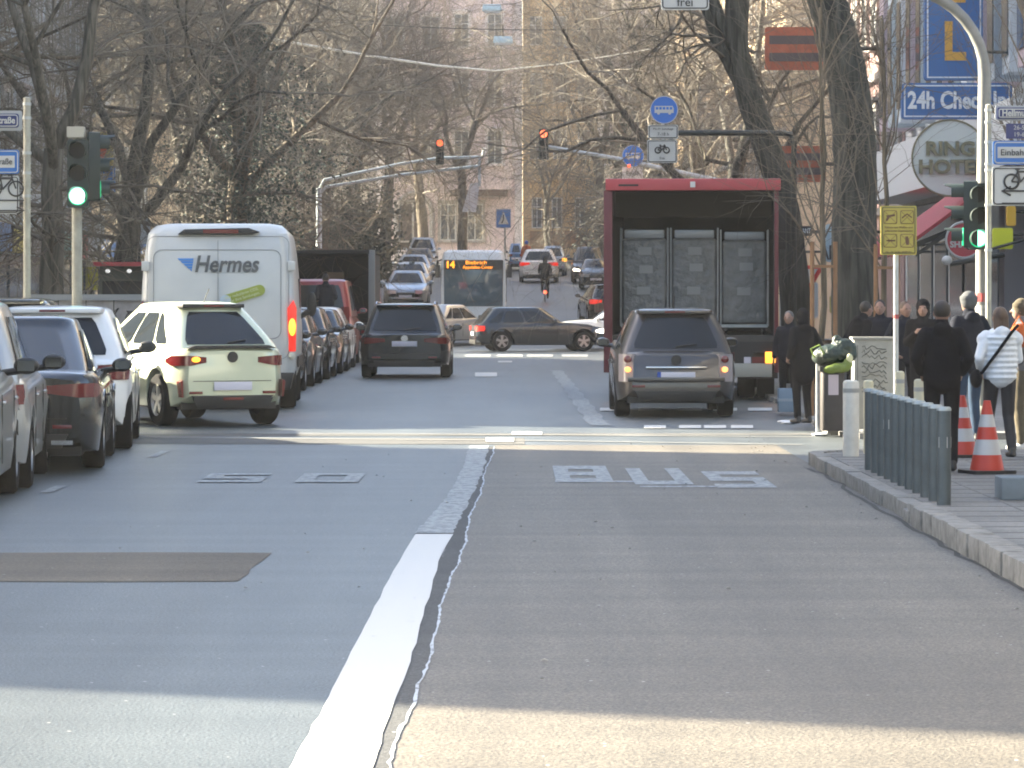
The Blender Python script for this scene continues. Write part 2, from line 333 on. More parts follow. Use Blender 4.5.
def crack(name, pts, wd, m, seed=1):
    r = random.Random(seed); P = []
    for (x0, y0), (x1, y1) in zip(pts, pts[1:]):
        for k in range(14): t = k / 14; P.append((lerp_(x0, x1, t) + r.gauss(0, .02), lerp_(y0, y1, t) + r.gauss(0, .05)))
    sheet(name, [[(a[0] - wd, a[1]), (a[0] + wd, a[1]), (b[0] + wd, b[1] + .012), (b[0] - wd, b[1] + .012)] for a, b in zip(P, P[1:])], m, .0065)
def lerp_(a, b, t): return a + (b - a) * t
CRK = mat('crack_dark', (.03, .03, .03), .9)
crack('gutter_dirt', [(2.78, 14), (2.82, 20), (2.8, 27), (2.84, 34)], .02, mat('gutter_dirt', (.06, .056, .048), .9), 6)
# pavements (raised slabs) and kerb stones
def slab(name, pts, top, m=PAVE):
    b = MB(); n = len(pts); b.add([(x, y, gz(y) - .05) for x, y in pts] + [(x, y, gz(y) + top) for x, y in pts],
        [tuple(range(n, 2 * n))] + [(i, (i + 1) % n, n + (i + 1) % n, n + i) for i in range(n)]); return tag(b.build(name, m, smooth=False), kind='structure')
slab('pavement', [(3.02, -20), (40, -20), (40, 35.0), (3.6, 35.0), (3.25, 34.75), (3.02, 34.3)], .12)
slab('pavement', [(4.0, 40.9), (40, 40.9), (40, 100.5), (4.35, 100.5), (4.2, 52), (3.85, 41.6)], .05)
slab('pavement', [(-40, -20), (-7.4, -20), (-7.4, 43.6), (-40, 43.6)], .12)
slab('pavement', [(-40, 54.2), (-7.4, 54.2), (-7.4, 99.8), (-40, 99.8)], .12)
for xa, xb in ((-60, -7.3), (4.3, 60)):
    yq = [124 if xa < 0 else 120.2, 127, 133, 140, 148, 157, 167, 180, 195, 212, 228]
    b = MB()
    for a, c in zip(yq, yq[1:]): b.add([(xa, a, gz(a) + .12), (xb, a, gz(a) + .12), (xb, c, gz(c) + .12), (xa, c, gz(c) + .12)], [(0, 1, 2, 3)])
    k = xb if xa < 0 else xa
    for a, c in zip(yq, yq[1:]): b.add([(k, a, gz(a)), (k, c, gz(c)), (k, c, gz(c) + .12), (k, a, gz(a) + .12)], [(0, 1, 2, 3)])
    tag(b.build('pavement', PAVE, smooth=False), kind='structure')
kb = MB(); rk = random.Random(5)
y_ = 8.0
while y_ < 34.2:
    ln = .5 if y_ < 25.3 else 1.0; hh = .15 if y_ < 25.3 else .125; hh += rk.uniform(-.005, .005); dx = rk.uniform(-.012, .012) - (.03 if y_ < 25.3 else 0)
    kb.box(2.87 + dx, 3.015, y_ + .012, y_ + ln - .012, -.03, hh); y_ += ln
kb.box(2.84, 3.0, 25.35, 25.7, -.03, .09)
for a in range(6):
    t0, t1 = a * 15, a * 15 + 14
    cx_, cy_, r0, r1 = 3.62, 34.35, .6, .75
    P = [(cx_ - r_ * math.cos(R(t)), cy_ + r_ * math.sin(R(t))) for r_, t in ((r0, t0), (r1, t0), (r1, t1), (r0, t1))]
    kb.prism(P, 'z', -.03, .127)
for a in range(20): kb.box(3.66 + a, 4.64 + a, 34.98, 35.12, -.03, .127)
tag(kb.build('kerb', KERB, bevel=.012), kind='structure')
kb = MB()
y_ = 41.9
while y_ < 100:
    x_ = 3.76 + (y_ - 41.6) * .034 if y_ < 52 else 4.1 + (y_ - 52) * .003
    kb.add([(x_ - .04, y_ + .01, -.03), (x_ + .1, y_ + .01, -.03), (x_ + .14, y_ + .98, -.03), (x_, y_ + .98, -.03), (x_ - .04, y_ + .01, .07), (x_ + .1, y_ + .01, .07), (x_ + .14, y_ + .98, .07), (x_, y_ + .98, .07)],
           [(0, 1, 2, 3), (7, 6, 5, 4), (0, 4, 5, 1), (1, 5, 6, 2), (2, 6, 7, 3), (3, 7, 4, 0)]); y_ += 1
for a in range(20): kb.box(4.0 + a, 4.98 + a, 40.76, 40.89, -.03, .07)
tag(kb.build('kerb', KERB), kind='structure')
kb = MB()
for (a, c) in ((0, 43.6), (54.2, 99.8)):
    y_ = a
    while y_ < c: kb.box(-7.4, -7.26, y_ + .01, min(y_ + .99, c), -.03, .13); y_ += 1
tag(kb.build('kerb', KERB), kind='structure')
# joints of the paving slabs
jm = mat('slab_joint', (.12, .12, .115), .9)
b = MB()
for i in range(30): b.box(3.05, 9, 18 + i * .57, 18.014 + i * .57, .119, .1225)
for i in range(9): b.box(3.6 + i * .6, 3.612 + i * .6, 10, 34.9, .119, .1232)
tag(b.build('slab_joints', jm, smooth=False), kind='structure')

# ================================================================ VEHICLES
def lerp(a, b, t): return a + (b - a) * t
def pl(tab, x):
    if x <= tab[0][0]: return tab[0][1]
    for (a, va), (b, vb) in zip(tab, tab[1:]):
        if x <= b: return va + (vb - va) * (x - a) / (b - a)
    return tab[-1][1]
class Car:
    """lower body lofted along y (rear at -L/2), greenhouse as stacked rounded rings, glass and lamps as panels on those surfaces"""
    def __init__(s, **k):
        s.L, s.W, s.Hh = 4.2, 1.8, 1.5; s.r = .32; s.front_oh = .85; s.wb = 2.6; s.clear = .2
        s.belt = .92; s.y0b = .10; s.y0t = .55; s.y1t = 2.45; s.y1b = 3.1; s.nose = .72; s.cowl = .98; s.deck = None
        s.wg = .91; s.wr = .66; s.kr = .2; s.kf = .24
        for a, b in k.items(): setattr(s, a, b)
        s.hw = s.W / 2
        s.yf = s.L / 2 - s.front_oh; s.yr = s.yf - s.wb
    def w(s, y):
        dr = y + s.L / 2; df = s.L / 2 - y
        return s.hw * (1 - s.kr * (1 - min(dr / .45, 1)) ** 2.2 - s.kf * (1 - min(df / .7, 1)) ** 2)
    def zt(s, y):
        d = y + s.L / 2
        t = [(0, (s.deck or s.belt) - .05), (.08, s.deck or s.belt), (s.y0b + .1, (s.deck + .03) if s.deck else s.belt)]
        if s.deck: t += [(s.y0b + .5, s.belt)]
        t += [(s.y1b, s.cowl), (s.L - .55, lerp(s.nose, s.cowl, .62)), (s.L - .12, s.nose), (s.L, s.nose - .12)]
        return pl(t, d)
    def body(s, m, parent):
        ysn = {-s.L / 2, -s.L / 2 + .03, -s.L / 2 + .09, -s.L / 2 + .2, -s.L / 2 + .4, s.L / 2, s.L / 2 - .04, s.L / 2 - .12, s.L / 2 - .3, s.L / 2 - .55}
        Ra = s.r + .055
        for c in (s.yr, s.yf):
            for k in range(13):
                ysn.add(c + Ra * math.cos(PI * k / 12))
            ysn.add(c - Ra - .012); ysn.add(c + Ra + .012)
        for k in range(8): ysn.add(lerp(s.yr + Ra + .05, s.yf - Ra - .05, k / 7))
        ysn = sorted(ysn); out = [ysn[0]]
        for y in ysn[1:]:
            if y - out[-1] > .008: out.append(y)
        n = 9; vs = []
        for y in out:
            ww = s.w(y); zt = s.zt(y); zb = s.clear + .02
            d = min(y + s.L / 2, s.L / 2 - y); zb += .14 * (1 - min(d / .35, 1)) ** 2
            for c in (s.yr, s.yf):
                if abs(y - c) <= Ra: zb = max(zb, s.r + math.sqrt(max(0, Ra * Ra - (y - c) ** 2)))
            lev = [(0, zb), (.80, zb), (.955, zb + .015), (.975, .36), (1.0, .58), (.985, zt - .2), (.965, zt - .07), (.91, zt - .012), (.6, zt + .012), (0, zt + .02)]
            half = []
            for i, (f, z) in enumerate(lev):
                half.append((ww * f, max(z, zb + .006 * i) if i > 1 else z))
            ring = [(x, y, z) for x, z in half] + [(-x, y, z) for x, z in half[-2:0:-1]]
            vs += ring; n = len(ring)
        b = MB(); fs = []
        for i in range(len(out) - 1):
            for k in range(n): fs.append((i * n + k, i * n + (k + 1) % n, (i + 1) * n + (k + 1) % n, (i + 1) * n + k))
        fs += [tuple(range(n)), tuple(range((len(out) - 1) * n, len(out) * n))]
        b.add(vs, fs)
        # greenhouse shell
        rings = []
        zt = s.Hh - .075; NV = 7
        for j in range(NV): rings.append(s.ring(j / (NV - 1)))
        for f, dz in ((.965, .03), (.9, .05), (.75, .066), (.45, .075), (.1, .077)):
            base = s.ring(1.); c = Vector((0, -s.L / 2 + (s.y0t + s.y1t) / 2, 0))
            rings.append([(c.x + (p[0] - c.x) * f, c.y + (p[1] - c.y) * f, zt + dz) for p in base])
        m_ = len(rings[0]); vs = [p for r_ in rings for p in r_]; fs = [(j * m_ + k, j * m_ + (k + 1) % m_, (j + 1) * m_ + (k + 1) % m_, (j + 1) * m_ + k) for j in range(len(rings) - 1) for k in range(m_)]
        fs.append(tuple(range((len(rings) - 1) * m_, len(rings) * m_))); b.add(vs, fs)
        return b.build('body', m, parent, sharp=42)
    def dims(s, v):
        e = v; y0 = -s.L / 2 + lerp(s.y0b, s.y0t, e); y1 = -s.L / 2 + lerp(s.y1b, s.y1t, e)
        hw = s.hw * lerp(s.wg, s.wr, v ** 1.25); z = lerp(s.belt - .04, s.Hh - .075, v)
        return y0, y1, hw, z
    def S(s, side, t, v, off=0.):
        """point on the greenhouse: side rear/front/left/right, t in -1..1 between the corners"""
        y0, y1, hw, z = s.dims(v); c = .16
        if side == 'rear': return ((hw - c) * t, y0 - .05 * (1 - t * t) * 1 - off, z)
        if side == 'front': return ((hw - c) * t, y1 + .14 * (1 - t * t) + off, z)
        sg = 1 if side == 'right' else -1
        return (sg * (hw + .02 * (1 - t * t) + off), lerp(y0 + c, y1 - c, (t + 1) / 2), z)
    def ring(s, v):
        y0, y1, hw, z = s.dims(v); c = .16; P = []
        for k in range(9): P.append(s.S('rear', -1 + k / 4, v))
        P += [(hw - c + c * math.sin(R(a)), y0 + c - c * math.cos(R(a)), z) for a in (22, 45, 68)]
        for k in range(7): P.append(s.S('right', -1 + k / 3, v))
        P += [(hw - c + c * math.cos(R(a)), y1 - c + c * math.sin(R(a)), z) for a in (22, 45, 68)]
        for k in range(9): P.append(s.S('front', 1 - k / 4, v))
        P += [(-hw + c - c * math.sin(R(a)), y1 - c + c * math.cos(R(a)), z) for a in (22, 45, 68)]
        for k in range(7): P.append(s.S('left', 1 - k / 3, v))
        P += [(-hw + c - c * math.cos(R(a)), y0 + c - c * math.sin(R(a)), z) for a in (22, 45, 68)]
        return P
    def glass(s, name, side, ta, tb, va, vb, parent, ta2=None, tb2=None, m=None, off=.009):
        """panel between ta..tb at the bottom and ta2..tb2 at the top"""
        ta2 = ta if ta2 is None else ta2; tb2 = tb if tb2 is None else tb2; NU, NV = 10, 7; vs = []
        for j in range(NV + 1):
            q = j / NV; v = lerp(va, vb, q); a, b_ = lerp(ta, ta2, q), lerp(tb, tb2, q)
            e = min(q, 1 - q) * NV
            ins = .045 * max(0, 1 - e) ** 1.5
            a += ins; b_ -= ins
            for i in range(NU + 1): vs.append(s.S(side, lerp(a, b_, i / NU), v, off))
        n = NU + 1; fs = [(j * n + i, j * n + i + 1, (j + 1) * n + i + 1, (j + 1) * n + i) for j in range(NV) for i in range(NU)]
        return MB().add(vs, fs).build(name, m or GLASS, parent, sharp=60)
    def wrap(s, name, sg, z0, z1, xin, wrapy, m, parent, end='rear', off=.012, z0i=None, z1i=None):
        """lamp hugging a body corner, from x=xin on the end face round to wrapy along the flank"""
        pts = []; e = -s.L / 2 if end == 'rear' else s.L / 2; d = 1 if end == 'rear' else -1
        w0 = s.w(e); n1 = 5
        for i in range(n1): pts.append((lerp(xin, w0 * .97, i / (n1 - 1)), e - d * off))
        for q in (.03, .09, .2, .4, .6):
            if q <= wrapy: pts.append((s.w(e + d * q) * .998 + off, e + d * q))
        pts.append((s.w(e + d * wrapy) * .998 + off, e + d * wrapy))
        vs = []; N = len(pts)
        z0i = z0 if z0i is None else z0i; z1i = z1 if z1i is None else z1i
        for i, (x, y) in enumerate(pts):
            t = min(1, i / (n1 - 1)); a, c = lerp(z0i, z0, t), lerp(z1i, z1, t)
            if i == N - 1: a, c = lerp(a, c, .35), lerp(a, c, .65)
            vs += [(sg * x, y, a), (sg * x, y, c)]
            vs += [(sg * (x - .06), y + d * .06, a), (sg * (x - .06), y + d * .06, c)]
        fs = []
        for i in range(N - 1):
            k = 4 * i; fs += [(k, k + 4, k + 5, k + 1), (k + 2, k + 3, k + 7, k + 6), (k, k + 2, k + 6, k + 4), (k + 1, k + 5, k + 7, k + 3)]
        fs += [(0, 1, 3, 2), (4 * N - 4, 4 * N - 2, 4 * N - 1, 4 * N - 3)]
        return MB().add(vs, fs).build(name, m, parent, sharp=40)
    def endplate(s, name, x0, x1, z0, z1, m, parent, end='rear', t=.02, off=.004, taper=0., rnd_=.0):
        e = -s.L / 2 if end == 'rear' else s.L / 2; d = -1 if end == 'rear' else 1
        a, b_ = (e + d * off, e + d * (off + t))
        pts = [(x0 + taper, z0), (x1 - taper, z0), (x1, z1), (x0, z1)]
        return MB().prism(pts, 'y', a, b_).build(name, m, parent, bevel=min(.008, t * .3), sharp=30)
    def wheels(s, parent, rim=RIM, detail=True, tyre=None):
        n = 0
        for yc in (s.yr, s.yf):
            for sg in (-1, 1):
                x = sg * (s.hw - .115); tw = .105
                b = MB(); r = s.r
                b.lathe([(r * .62, -tw), (r * .93, -tw), (r, -tw * .72), (r, tw * .72), (r * .93, tw), (r * .62, tw)], 28, 'x', cap=False)
                o = b.build('wheel', tyre or TYRE, parent, sharp=50); o.location = (x, yc, r)
                b = MB(); q = sg * (tw - .012)
                b.lathe([(r * .63, q - sg * .05), (r * .66, q), (r * .6, q + sg * .004), (r * .58, q - sg * .04)], 28, 'x', cap=False)
                b.lathe([(.02, q - sg * .06), (.07, q - sg * .05), (.06, q), (.02, q)], 12, 'x')
                if detail:
                    for k in range(5):
                        a = 2 * PI * k / 5 + .3; c, s_ = math.cos(a), math.sin(a); u = Vector((0, c, s_)); p = Vector((0, -s_, c))
                        P = []
                        for (rr, hw_) in ((.05, .03), (r * .6, .045)):
                            for t in (-1, 1):
                                for qq in (q - sg * .03, q - sg * .004): v = u * rr + p * hw_ * t; P.append((qq, v.y, v.z))
                        b.add(P, [(0, 1, 3, 2), (4, 6, 7, 5), (0, 4, 5, 1), (2, 3, 7, 6), (0, 2, 6, 4), (1, 5, 7, 3)])
                rr = b.build('rim', rim, o, sharp=40)
                b = MB(); b.lathe([(.01, q - sg * .07), (r * .62, q - sg * .07), (r * .62, q - sg * .075), (.01, q - sg * .075)], 20, 'x'); b.build('brake_disc', BLACKP, o)
    def arches(s, parent, m):
        b = MB(); Ra = s.r + .055
        for yc in (s.yr, s.yf):
            for sg in (-1, 1):
                b.lathe([(.02, -.0), (Ra + .03, 0), (Ra + .03, -.2), (.02, -.2)] if False else [(Ra + .01, sg * -.24), (Ra + .01, sg * -.03)], 24, 'x', (sg * s.hw * .99, yc, s.r))
        return b
    def mirrors(s, m, parent, z=None, cap=None):
        z = z or s.belt + .1
        y = -s.L / 2 + s.y1b - .35
        for sg in (-1, 1):
            b = MB(); x = sg * (s.hw + .1)
            b.ell((x, y, z), (.105, .075, .07)); b.caps((sg * s.hw * .9, y + .02, z - .06), (x, y + .01, z - .03), .03, .03, 8)
            o = b.build('wing_mirror', m, parent); 
            MB().box(x - .07, x + .07, y - .078, y - .06, z - .042, z + .042).build('mirror_glass', mat('mirror_glass', (.1, .11, .12), .1, 1.), o)
def make_car(name, label, loc, yaw, S, pm, group=None, cat='car', front='off', lit=None, lamp='wide', extras=(), win=3, plate=True, rim=RIM, cover=None):
    t = thing(name, label, cat, loc, yaw, group)
    S.body(pm, t)
    # underside
    MB().box(-S.hw * .8, S.hw * .8, -S.L / 2 + .12, S.L / 2 - .12, S.clear, S.clear + .16).build('underbody', BLACKP, t)
    S.wheels(t, rim)
    vb, vt = .16, .9
    S.glass('rear_window', 'rear', -1.0, 1.0, vb, vt, t, -.97, .97)
    S.glass('windscreen', 'front', -1.05, 1.05, .1, .92, t, -1.0, 1.0)
    for side in ('left', 'right'):
        cuts = {3: ((-.98, -.62, -.75, -.6), (-.56, .08, -.54, .1), (.14, .98, .16, .72)), 2: ((-.9, .05, -.62, .07), (.11, .98, .13, .7))}[win]
        for (a, b_, a2, b2) in cuts: S.glass('side_window', side, a, b_, .17, .88, t, a2, b2)
        # door seams and handles
        sg = 1 if side == 'right' else -1
        for fr in (-.02, .42):
            y = -S.L / 2 + lerp(S.y0b, S.y1b, .5 + fr); 
            MB().box(sg * (S.hw * .995) - .004, sg * (S.hw * .995) + .004, y - .005, y + .005, .34, S.belt - .1).build('door_seam', BLACKP, t)
            MB().caps((sg * (S.hw * .995 + .008), y + .1, S.belt - .17), (sg * (S.hw * .995 + .008), y + .27, S.belt - .17), .016, .016, 6).build('door_handle', pm, t)
    S.mirrors(cover or pm, t)
    zb = S.deck or S.belt
    lm = RED_OFF if lit is None else lit
    z1 = zb - .05; 
    if lamp == 'wide': args = (z1 - .17, z1, S.hw * .48, .22, z1 - .11, z1 - .02)
    elif lamp == 'tall': args = (z1 - .36, z1 + .02, S.hw * .72, .2, z1 - .3, z1)
    elif lamp == 'slim': args = (z1 - .17, z1 - .04, S.hw * .45, .3, z1 - .13, z1 - .06)
    elif lamp == 'vert': args = (z1 - .3, z1 + .25, S.hw * .74, .12, z1 - .26, z1 + .2)
    for sg in (-1, 1):
        o = S.wrap('tail_light', sg, args[0], args[1], args[2], args[3], lm, t, 'rear', .014, args[4], args[5])
        S.wrap('headlight', sg, S.nose - .17, S.nose - .03, S.hw * .45, .35, HEAD_OFF if front != 'on' else HEAD_ON, t, 'front', .012)
        S.endplate('reflector', sg * S.hw * .62 - .09, sg * S.hw * .62 + .09, .42, .455, RED_OFF, t)
    S.endplate('rear_valance', -S.hw * .68, S.hw * .68, .24, .37, BLACKP, t, t=.03, taper=.06)
    S.endplate('grille', -S.hw * .42, S.hw * .42, .42, .6, BLACKP, t, 'front', t=.02, taper=.05)
    S.endplate('lower_grille', -S.hw * .6, S.hw * .6, .26, .36, BLACKP, t, 'front', t=.02, taper=.05)
    if plate:
        pz_ = plate if plate is not True else zb - .3
        S.endplate('licence_plate', -.26, .26, pz_ - .055, pz_ + .055, PLATE, t, off=.02, t=.012)
        S.endplate('licence_plate', -.26, .26, .4, .5, PLATE, t, 'front', off=.03, t=.012)
    if 'rails' in extras:
        for sg in (-1, 1):
            y0, y1, hw, z = S.dims(1); q = hw * .93
            MB().tube([(sg * q, y0 + .1, z + .04), (sg * q, y0 + .2, z + .09), (sg * q, y1 - .2, z + .09), (sg * q, y1 - .1, z + .04)], .018, 8).build('roof_rail', CHROME, t)
    if 'spoiler' in extras:
        y0, y1, hw, z = S.dims(1)
        MB().prism([(-hw * .88, y0 - .12), (hw * .88, y0 - .12), (hw * .95, y0 + .1), (-hw * .95, y0 + .1)], 'z', z - .005, z + .045).build('spoiler', pm, t, bevel=.012)
        MB().box(-.14, .14, y0 - .128, y0 - .118, z + .008, z + .03).build('brake_light', RED_OFF, t)
    if 'antenna' in extras:
        y0, y1, hw, z = S.dims(1); MB().tube([(0, y0 + .25, z + .06), (0, y0 + .05, z + .24)], .006, 5).build('antenna', BLACKP, t)
    if 'wiper' in extras:
        p = S.S('rear', 0, .2, .03); q = S.S('rear', .5, .26, .03); MB().tube([p, q], .01, 5).build('wiper', BLACKP, t)
    if 'badge' in extras:
        S_ = -S.L / 2 - .022; MB().lathe([(.05, S_), (.07, S_), (.07, S_ + .02), (.05, S_ + .02)], 20, 'y', (0, 0, zb - .11)).build('badge', CHROME if 'chrome' in extras else BLACKP, t)
    if 'chrome_bar' in extras:
        S.endplate('trim_bar', -.42, .42, zb - .225, zb - .2, CHROME, t, off=.012, t=.02)
    # tailgate seam
    b = MB(); y = -S.L / 2 - .004
    for (x0, x1, z0, z1_) in ((-S.hw * .66, S.hw * .66, zb - .42, zb - .412),): b.box(x0, x1, y - .003, y + .01, z0, z1_)
    b.build('tailgate_seam', BLACKP, t)
    return t, S
def spot(x0, x1, yt, yb, Y=None):
    """place, width, height of a car seen square on"""
    Y = Y or row(yb); return Y, px((x0 + x1) / 2, Y), (x1 - x0) * Y / F, (yb - yt) * Y / F
WHITEP = paint('white_paint', (.72, .73, .72), 0., .3); SILVER = paint('silver_paint', (.42, .43, .42), .6, .35); GREYP = paint('grey_brown_paint', (.062, .056, .054), .5, .3)
NAVY = paint('dark_blue_black_paint', (.009, .012, .017), .3, .25); BLACKC = paint('black_paint', (.006, .0065, .007), .3, .22); DGREY = paint('dark_grey_paint', (.022, .024, .027), .5, .3)
MINT = paint('pale_green_pearl_paint', (.6, .64, .46), .15, .3); REDP = paint('dark_red_paint', (.25, .02, .025), .2, .3); BLUEP = paint('mid_blue_paint', (.08, .16, .3), .3, .3); LBLUE = paint('silver_blue_paint', (.36, .42, .48), .5, .3)

# --- the moving cars nearest the camera
# mini MPV behind the lorry
Y, X, Wd, Hg = spot(615.5, 737, 308, 418)
S_ = Car(L=4.3, W=Wd, Hh=Hg, belt=Hg * .6, y0b=.1, y0t=.5, y1t=2.5, y1b=3.35, cowl=1.05, nose=.85, wg=.93, wr=.67, kr=.26, r=.32)
t, S = make_car('parked_car', 'dark grey people carrier with glowing tail lamps waiting behind the open lorry', (X, Y + 2.15, 0), 0, S_, GREYP, lamp='tall', lit=mat('tail_pale', (.3, .26, .26), .15, coat=.8), extras=('spoiler', 'wiper', 'badge', 'chrome_bar', 'antenna'), plate=S_.belt - .33)
t.name = 'people_carrier'
for sg in (-1, 1):
    MB().ell((sg * S.hw * .8, -S.L / 2 - .02, S.belt - .24), (.045, .025, .04)).build('brake_lamp', mat('warm_lamp_lit', (.8, .3, .1), .3, emit=(1, .36, .1), es=2.2), t)
    MB().ell((sg * S.hw * .8, -S.L / 2 - .02, S.belt - .1), (.055, .022, .05)).build('tail_lamp', RED_OFF, t)
MB().box(-.26, -.21, -S.L / 2 - .036, -S.L / 2 - .02, S.belt - .385, S.belt - .275).build('plate_band', mat('plate_blue', (.02, .08, .4), .4), t)
S.endplate('bumper_step', -S.hw * .8, S.hw * .8, .5, .56, GREYP, t, t=.05)
# SUV in the left lane
Y, X, Wd, Hg = spot(359, 450, 303, 378.5)
S_ = Car(L=4.65, W=Wd, Hh=Hg, belt=Hg * .6, y0b=.15, y0t=.6, y1t=2.8, y1b=3.55, cowl=1.08, nose=.9, wr=.7, r=.36, clear=.24)
t, S = make_car('suv', 'dark blue-black SUV with bright roof driving away down the left lane', (X, Y + 2.3, 0), 0, S_, NAVY, lamp='slim', extras=('rails', 'spoiler', 'wiper', 'badge', 'chrome'), plate=S_.belt - .22)
# hatchback at the junction
Y, X = 44.6, px(196, 46)
S_ = Car(L=4.1, W=1.62, Hh=1.60, belt=1.0, y0b=.12, y0t=.78, y1t=2.3, y1b=3.15, cowl=1.0, nose=.8, wg=.92, wr=.6, r=.335, clear=.22, kr=.26)
yaw = R(26)
t, S = make_car('hatchback', 'pale green-white hatchback turning left in front of the white delivery van', (-4.53, 46.65, 0), yaw, S_, MINT, lamp='slim', extras=('spoiler', 'wiper', 'badge', 'antenna'), win=3, plate=.52, rim=mat('pale_rim', (.6, .58, .52), .4, .4), cover=mat('mirror_olive', (.25, .26, .19), .3, .3))
for ch in t.children:
    if ch.name.startswith(('spoiler',)): ch.data.materials[0] = BLACKP
MB().ell((-S.hw * .62, -S.L / 2 - .02, S.belt - .14), (.06, .02, .035)).build('indicator', AMBER_ON, t)
MB().prism([(-S.hw * .76, .92 + .08), (S.hw * .76, 1.0), (S.hw * .62, 1.04), (-S.hw * .62, 1.04)], 'y', -S.L / 2 - .016, -S.L / 2 + .1).build('window_surround', BLACKP, t)
for sg in (-1, 1):
    MB().prism([(sg * S.hw * .83, .38), (sg * S.hw * .86, .38), (sg * S.hw * .89, .58), (sg * S.hw * .84, .6)], 'y', -S.L / 2 - .03, -S.L / 2 + .1).build('side_vent', RED_OFF, t)
MB().prism([(-S.hw * .5, .28), (S.hw * .5, .28), (S.hw * .7, .4), (-S.hw * .7, .4)], 'y', -S.L / 2 - .035, -S.L / 2 + .05).build('rear_diffuser', BLACKP, t, bevel=.01)
MB().box(-.14, .14, -S.L / 2 - .045, -S.L / 2 - .02, .34, .375).build('fog_lamp', RED_OFF, t)

# --- parked along the left kerb
def left_car(name, label, xr, yt, yb, W, pm, L=4.3, lamp='wide', Y=None, dz=0, **k):
    Y = Y or row(yb); Hg = (yb - yt) * Y / F; X = px(xr, Y) - W / 2
    S_ = Car(L=L, W=W, Hh=Hg, **k.pop('shape', {}))
    yw = k.pop('yaw', R(4.5)); return make_car(name, label, (X - math.sin(yw) * L / 2, Y + L / 2, dz), yw, S_, pm, lamp=lamp, **k)
ROWL = 'cars parked along the left kerb'
left_car('parked_car', 'silver-grey estate car at the left picture edge, nearest of the kerbside row', -14, 285, 512, 1.85, SILVER, Y=25.6, L=4.5, shape=dict(belt=.98, y0t=.5, y1t=2.7, y1b=3.4, cowl=1.05, nose=.85, wr=.72), extras=('rails',), group=ROWL, cover=BLACKP)
left_car('parked_car', 'silver car with black mirror cap parked just behind the black coupe', 26, 302, 497, 1.85, SILVER, Y=29.2, L=2.9 + 1.2, shape=dict(belt=.96, y0t=.5, y1t=2.1, y1b=2.7, cowl=1.0, nose=.8, wr=.7, wb=2.4, front_oh=.75), group=ROWL, cover=BLACKP)
Y = 32.0
t, S = left_car('parked_coupe', 'black coupe with long red tail lamps parked at the left kerb', 100, 324, 482, 1.88, BLACKC, Y=32.6, L=4.6, lamp='slim', shape=dict(belt=.86, deck=.93, y0b=.35, y0t=1.5, y1t=2.6, y1b=3.35, cowl=.92, nose=.7, wr=.66, wg=.86, r=.34, clear=.16), group=ROWL, win=2, plate=.6, extras=('badge',), cover=BLACKP)
for sg in (-1, 1): MB().box(sg * S.hw * .62 - .1, sg * S.hw * .62 + .1, -S.L / 2 - .05, -S.L / 2 - .02, .27, .31).build('exhaust_trim', CHROME, t)
left_car('parked_car', 'white hatchback with red corner lamps parked ahead of the black coupe', 131, 313, 458, 1.74, WHITEP, Y=37.6, L=4.0, lamp='wide', shape=dict(belt=.98, y0b=.15, y0t=.55, y1t=2.4, y1b=3.0, cowl=1.0, nose=.8, wr=.68), group=ROWL, extras=('spoiler', 'wiper'), cover=BLACKP)
left_car('parked_suv', 'black SUV roof showing between the black coupe and white hatchback', 64, 307, 440, 1.85, BLACKC, Y=42.2, L=4.6, lamp='wide', dz=.05, shape=dict(belt=1.05, y0t=.5, y1t=2.7, y1b=3.4, cowl=1.08, nose=.9, wr=.74, r=.35), group=ROWL, extras=('spoiler',))
for i, (Y, xr, yt, pm, lab) in enumerate([(59.2, 306, 308, BLACKC, 'black car parked right beside the white delivery van'), (64.8, 316, 309, DGREY, 'dark grey car, second in the shaded row beyond the delivery van'), (70.6, 326, 307, NAVY, 'dark blue car, third in the shaded row beyond the delivery van'), (76.4, 335, 309, BLACKC, 'black car last in the shaded row, before the small white car')]):
    Xr = -3.75 - i * .02
    S_ = Car(L=4.4, W=1.8, Hh=H - (yt - 300) * Y / F, belt=.92, y0t=.5, y1t=2.6, y1b=3.25, wr=.7)
    t, S = make_car('parked_car', lab, (Xr - .9, Y + 2.2, 0), PI, S_, pm, group='dark cars parked beyond the delivery van')
    if i == 0: MB().ell((S.hw * .72 - 2 * S.hw * .72, S.L / 2 + .0, .7), (.08, .03, .05)).build('indicator', AMBER_ON, t)
Y = 81.3
make_car('parked_car', 'small white car at the far end of the shaded row', (-3.86 - .85, Y + 1.9, 0), 0, Car(L=3.8, W=1.7, Hh=1.46, belt=.93, y0t=.4, y1t=2.2, y1b=2.9), WHITEP)
# red minibus in front of the dark lorry
make_car('minibus', 'dark red minibus with large windows beside the dark open lorry', (px(313, 86), 88.4, 0), 0, Car(L=4.6, W=1.95, Hh=2.15, belt=1.25, y0b=.08, y0t=.2, y1t=3.2, y1b=3.8, cowl=1.2, nose=.95, wr=.82, wg=.96), REDP, lamp='vert', cat='minibus')

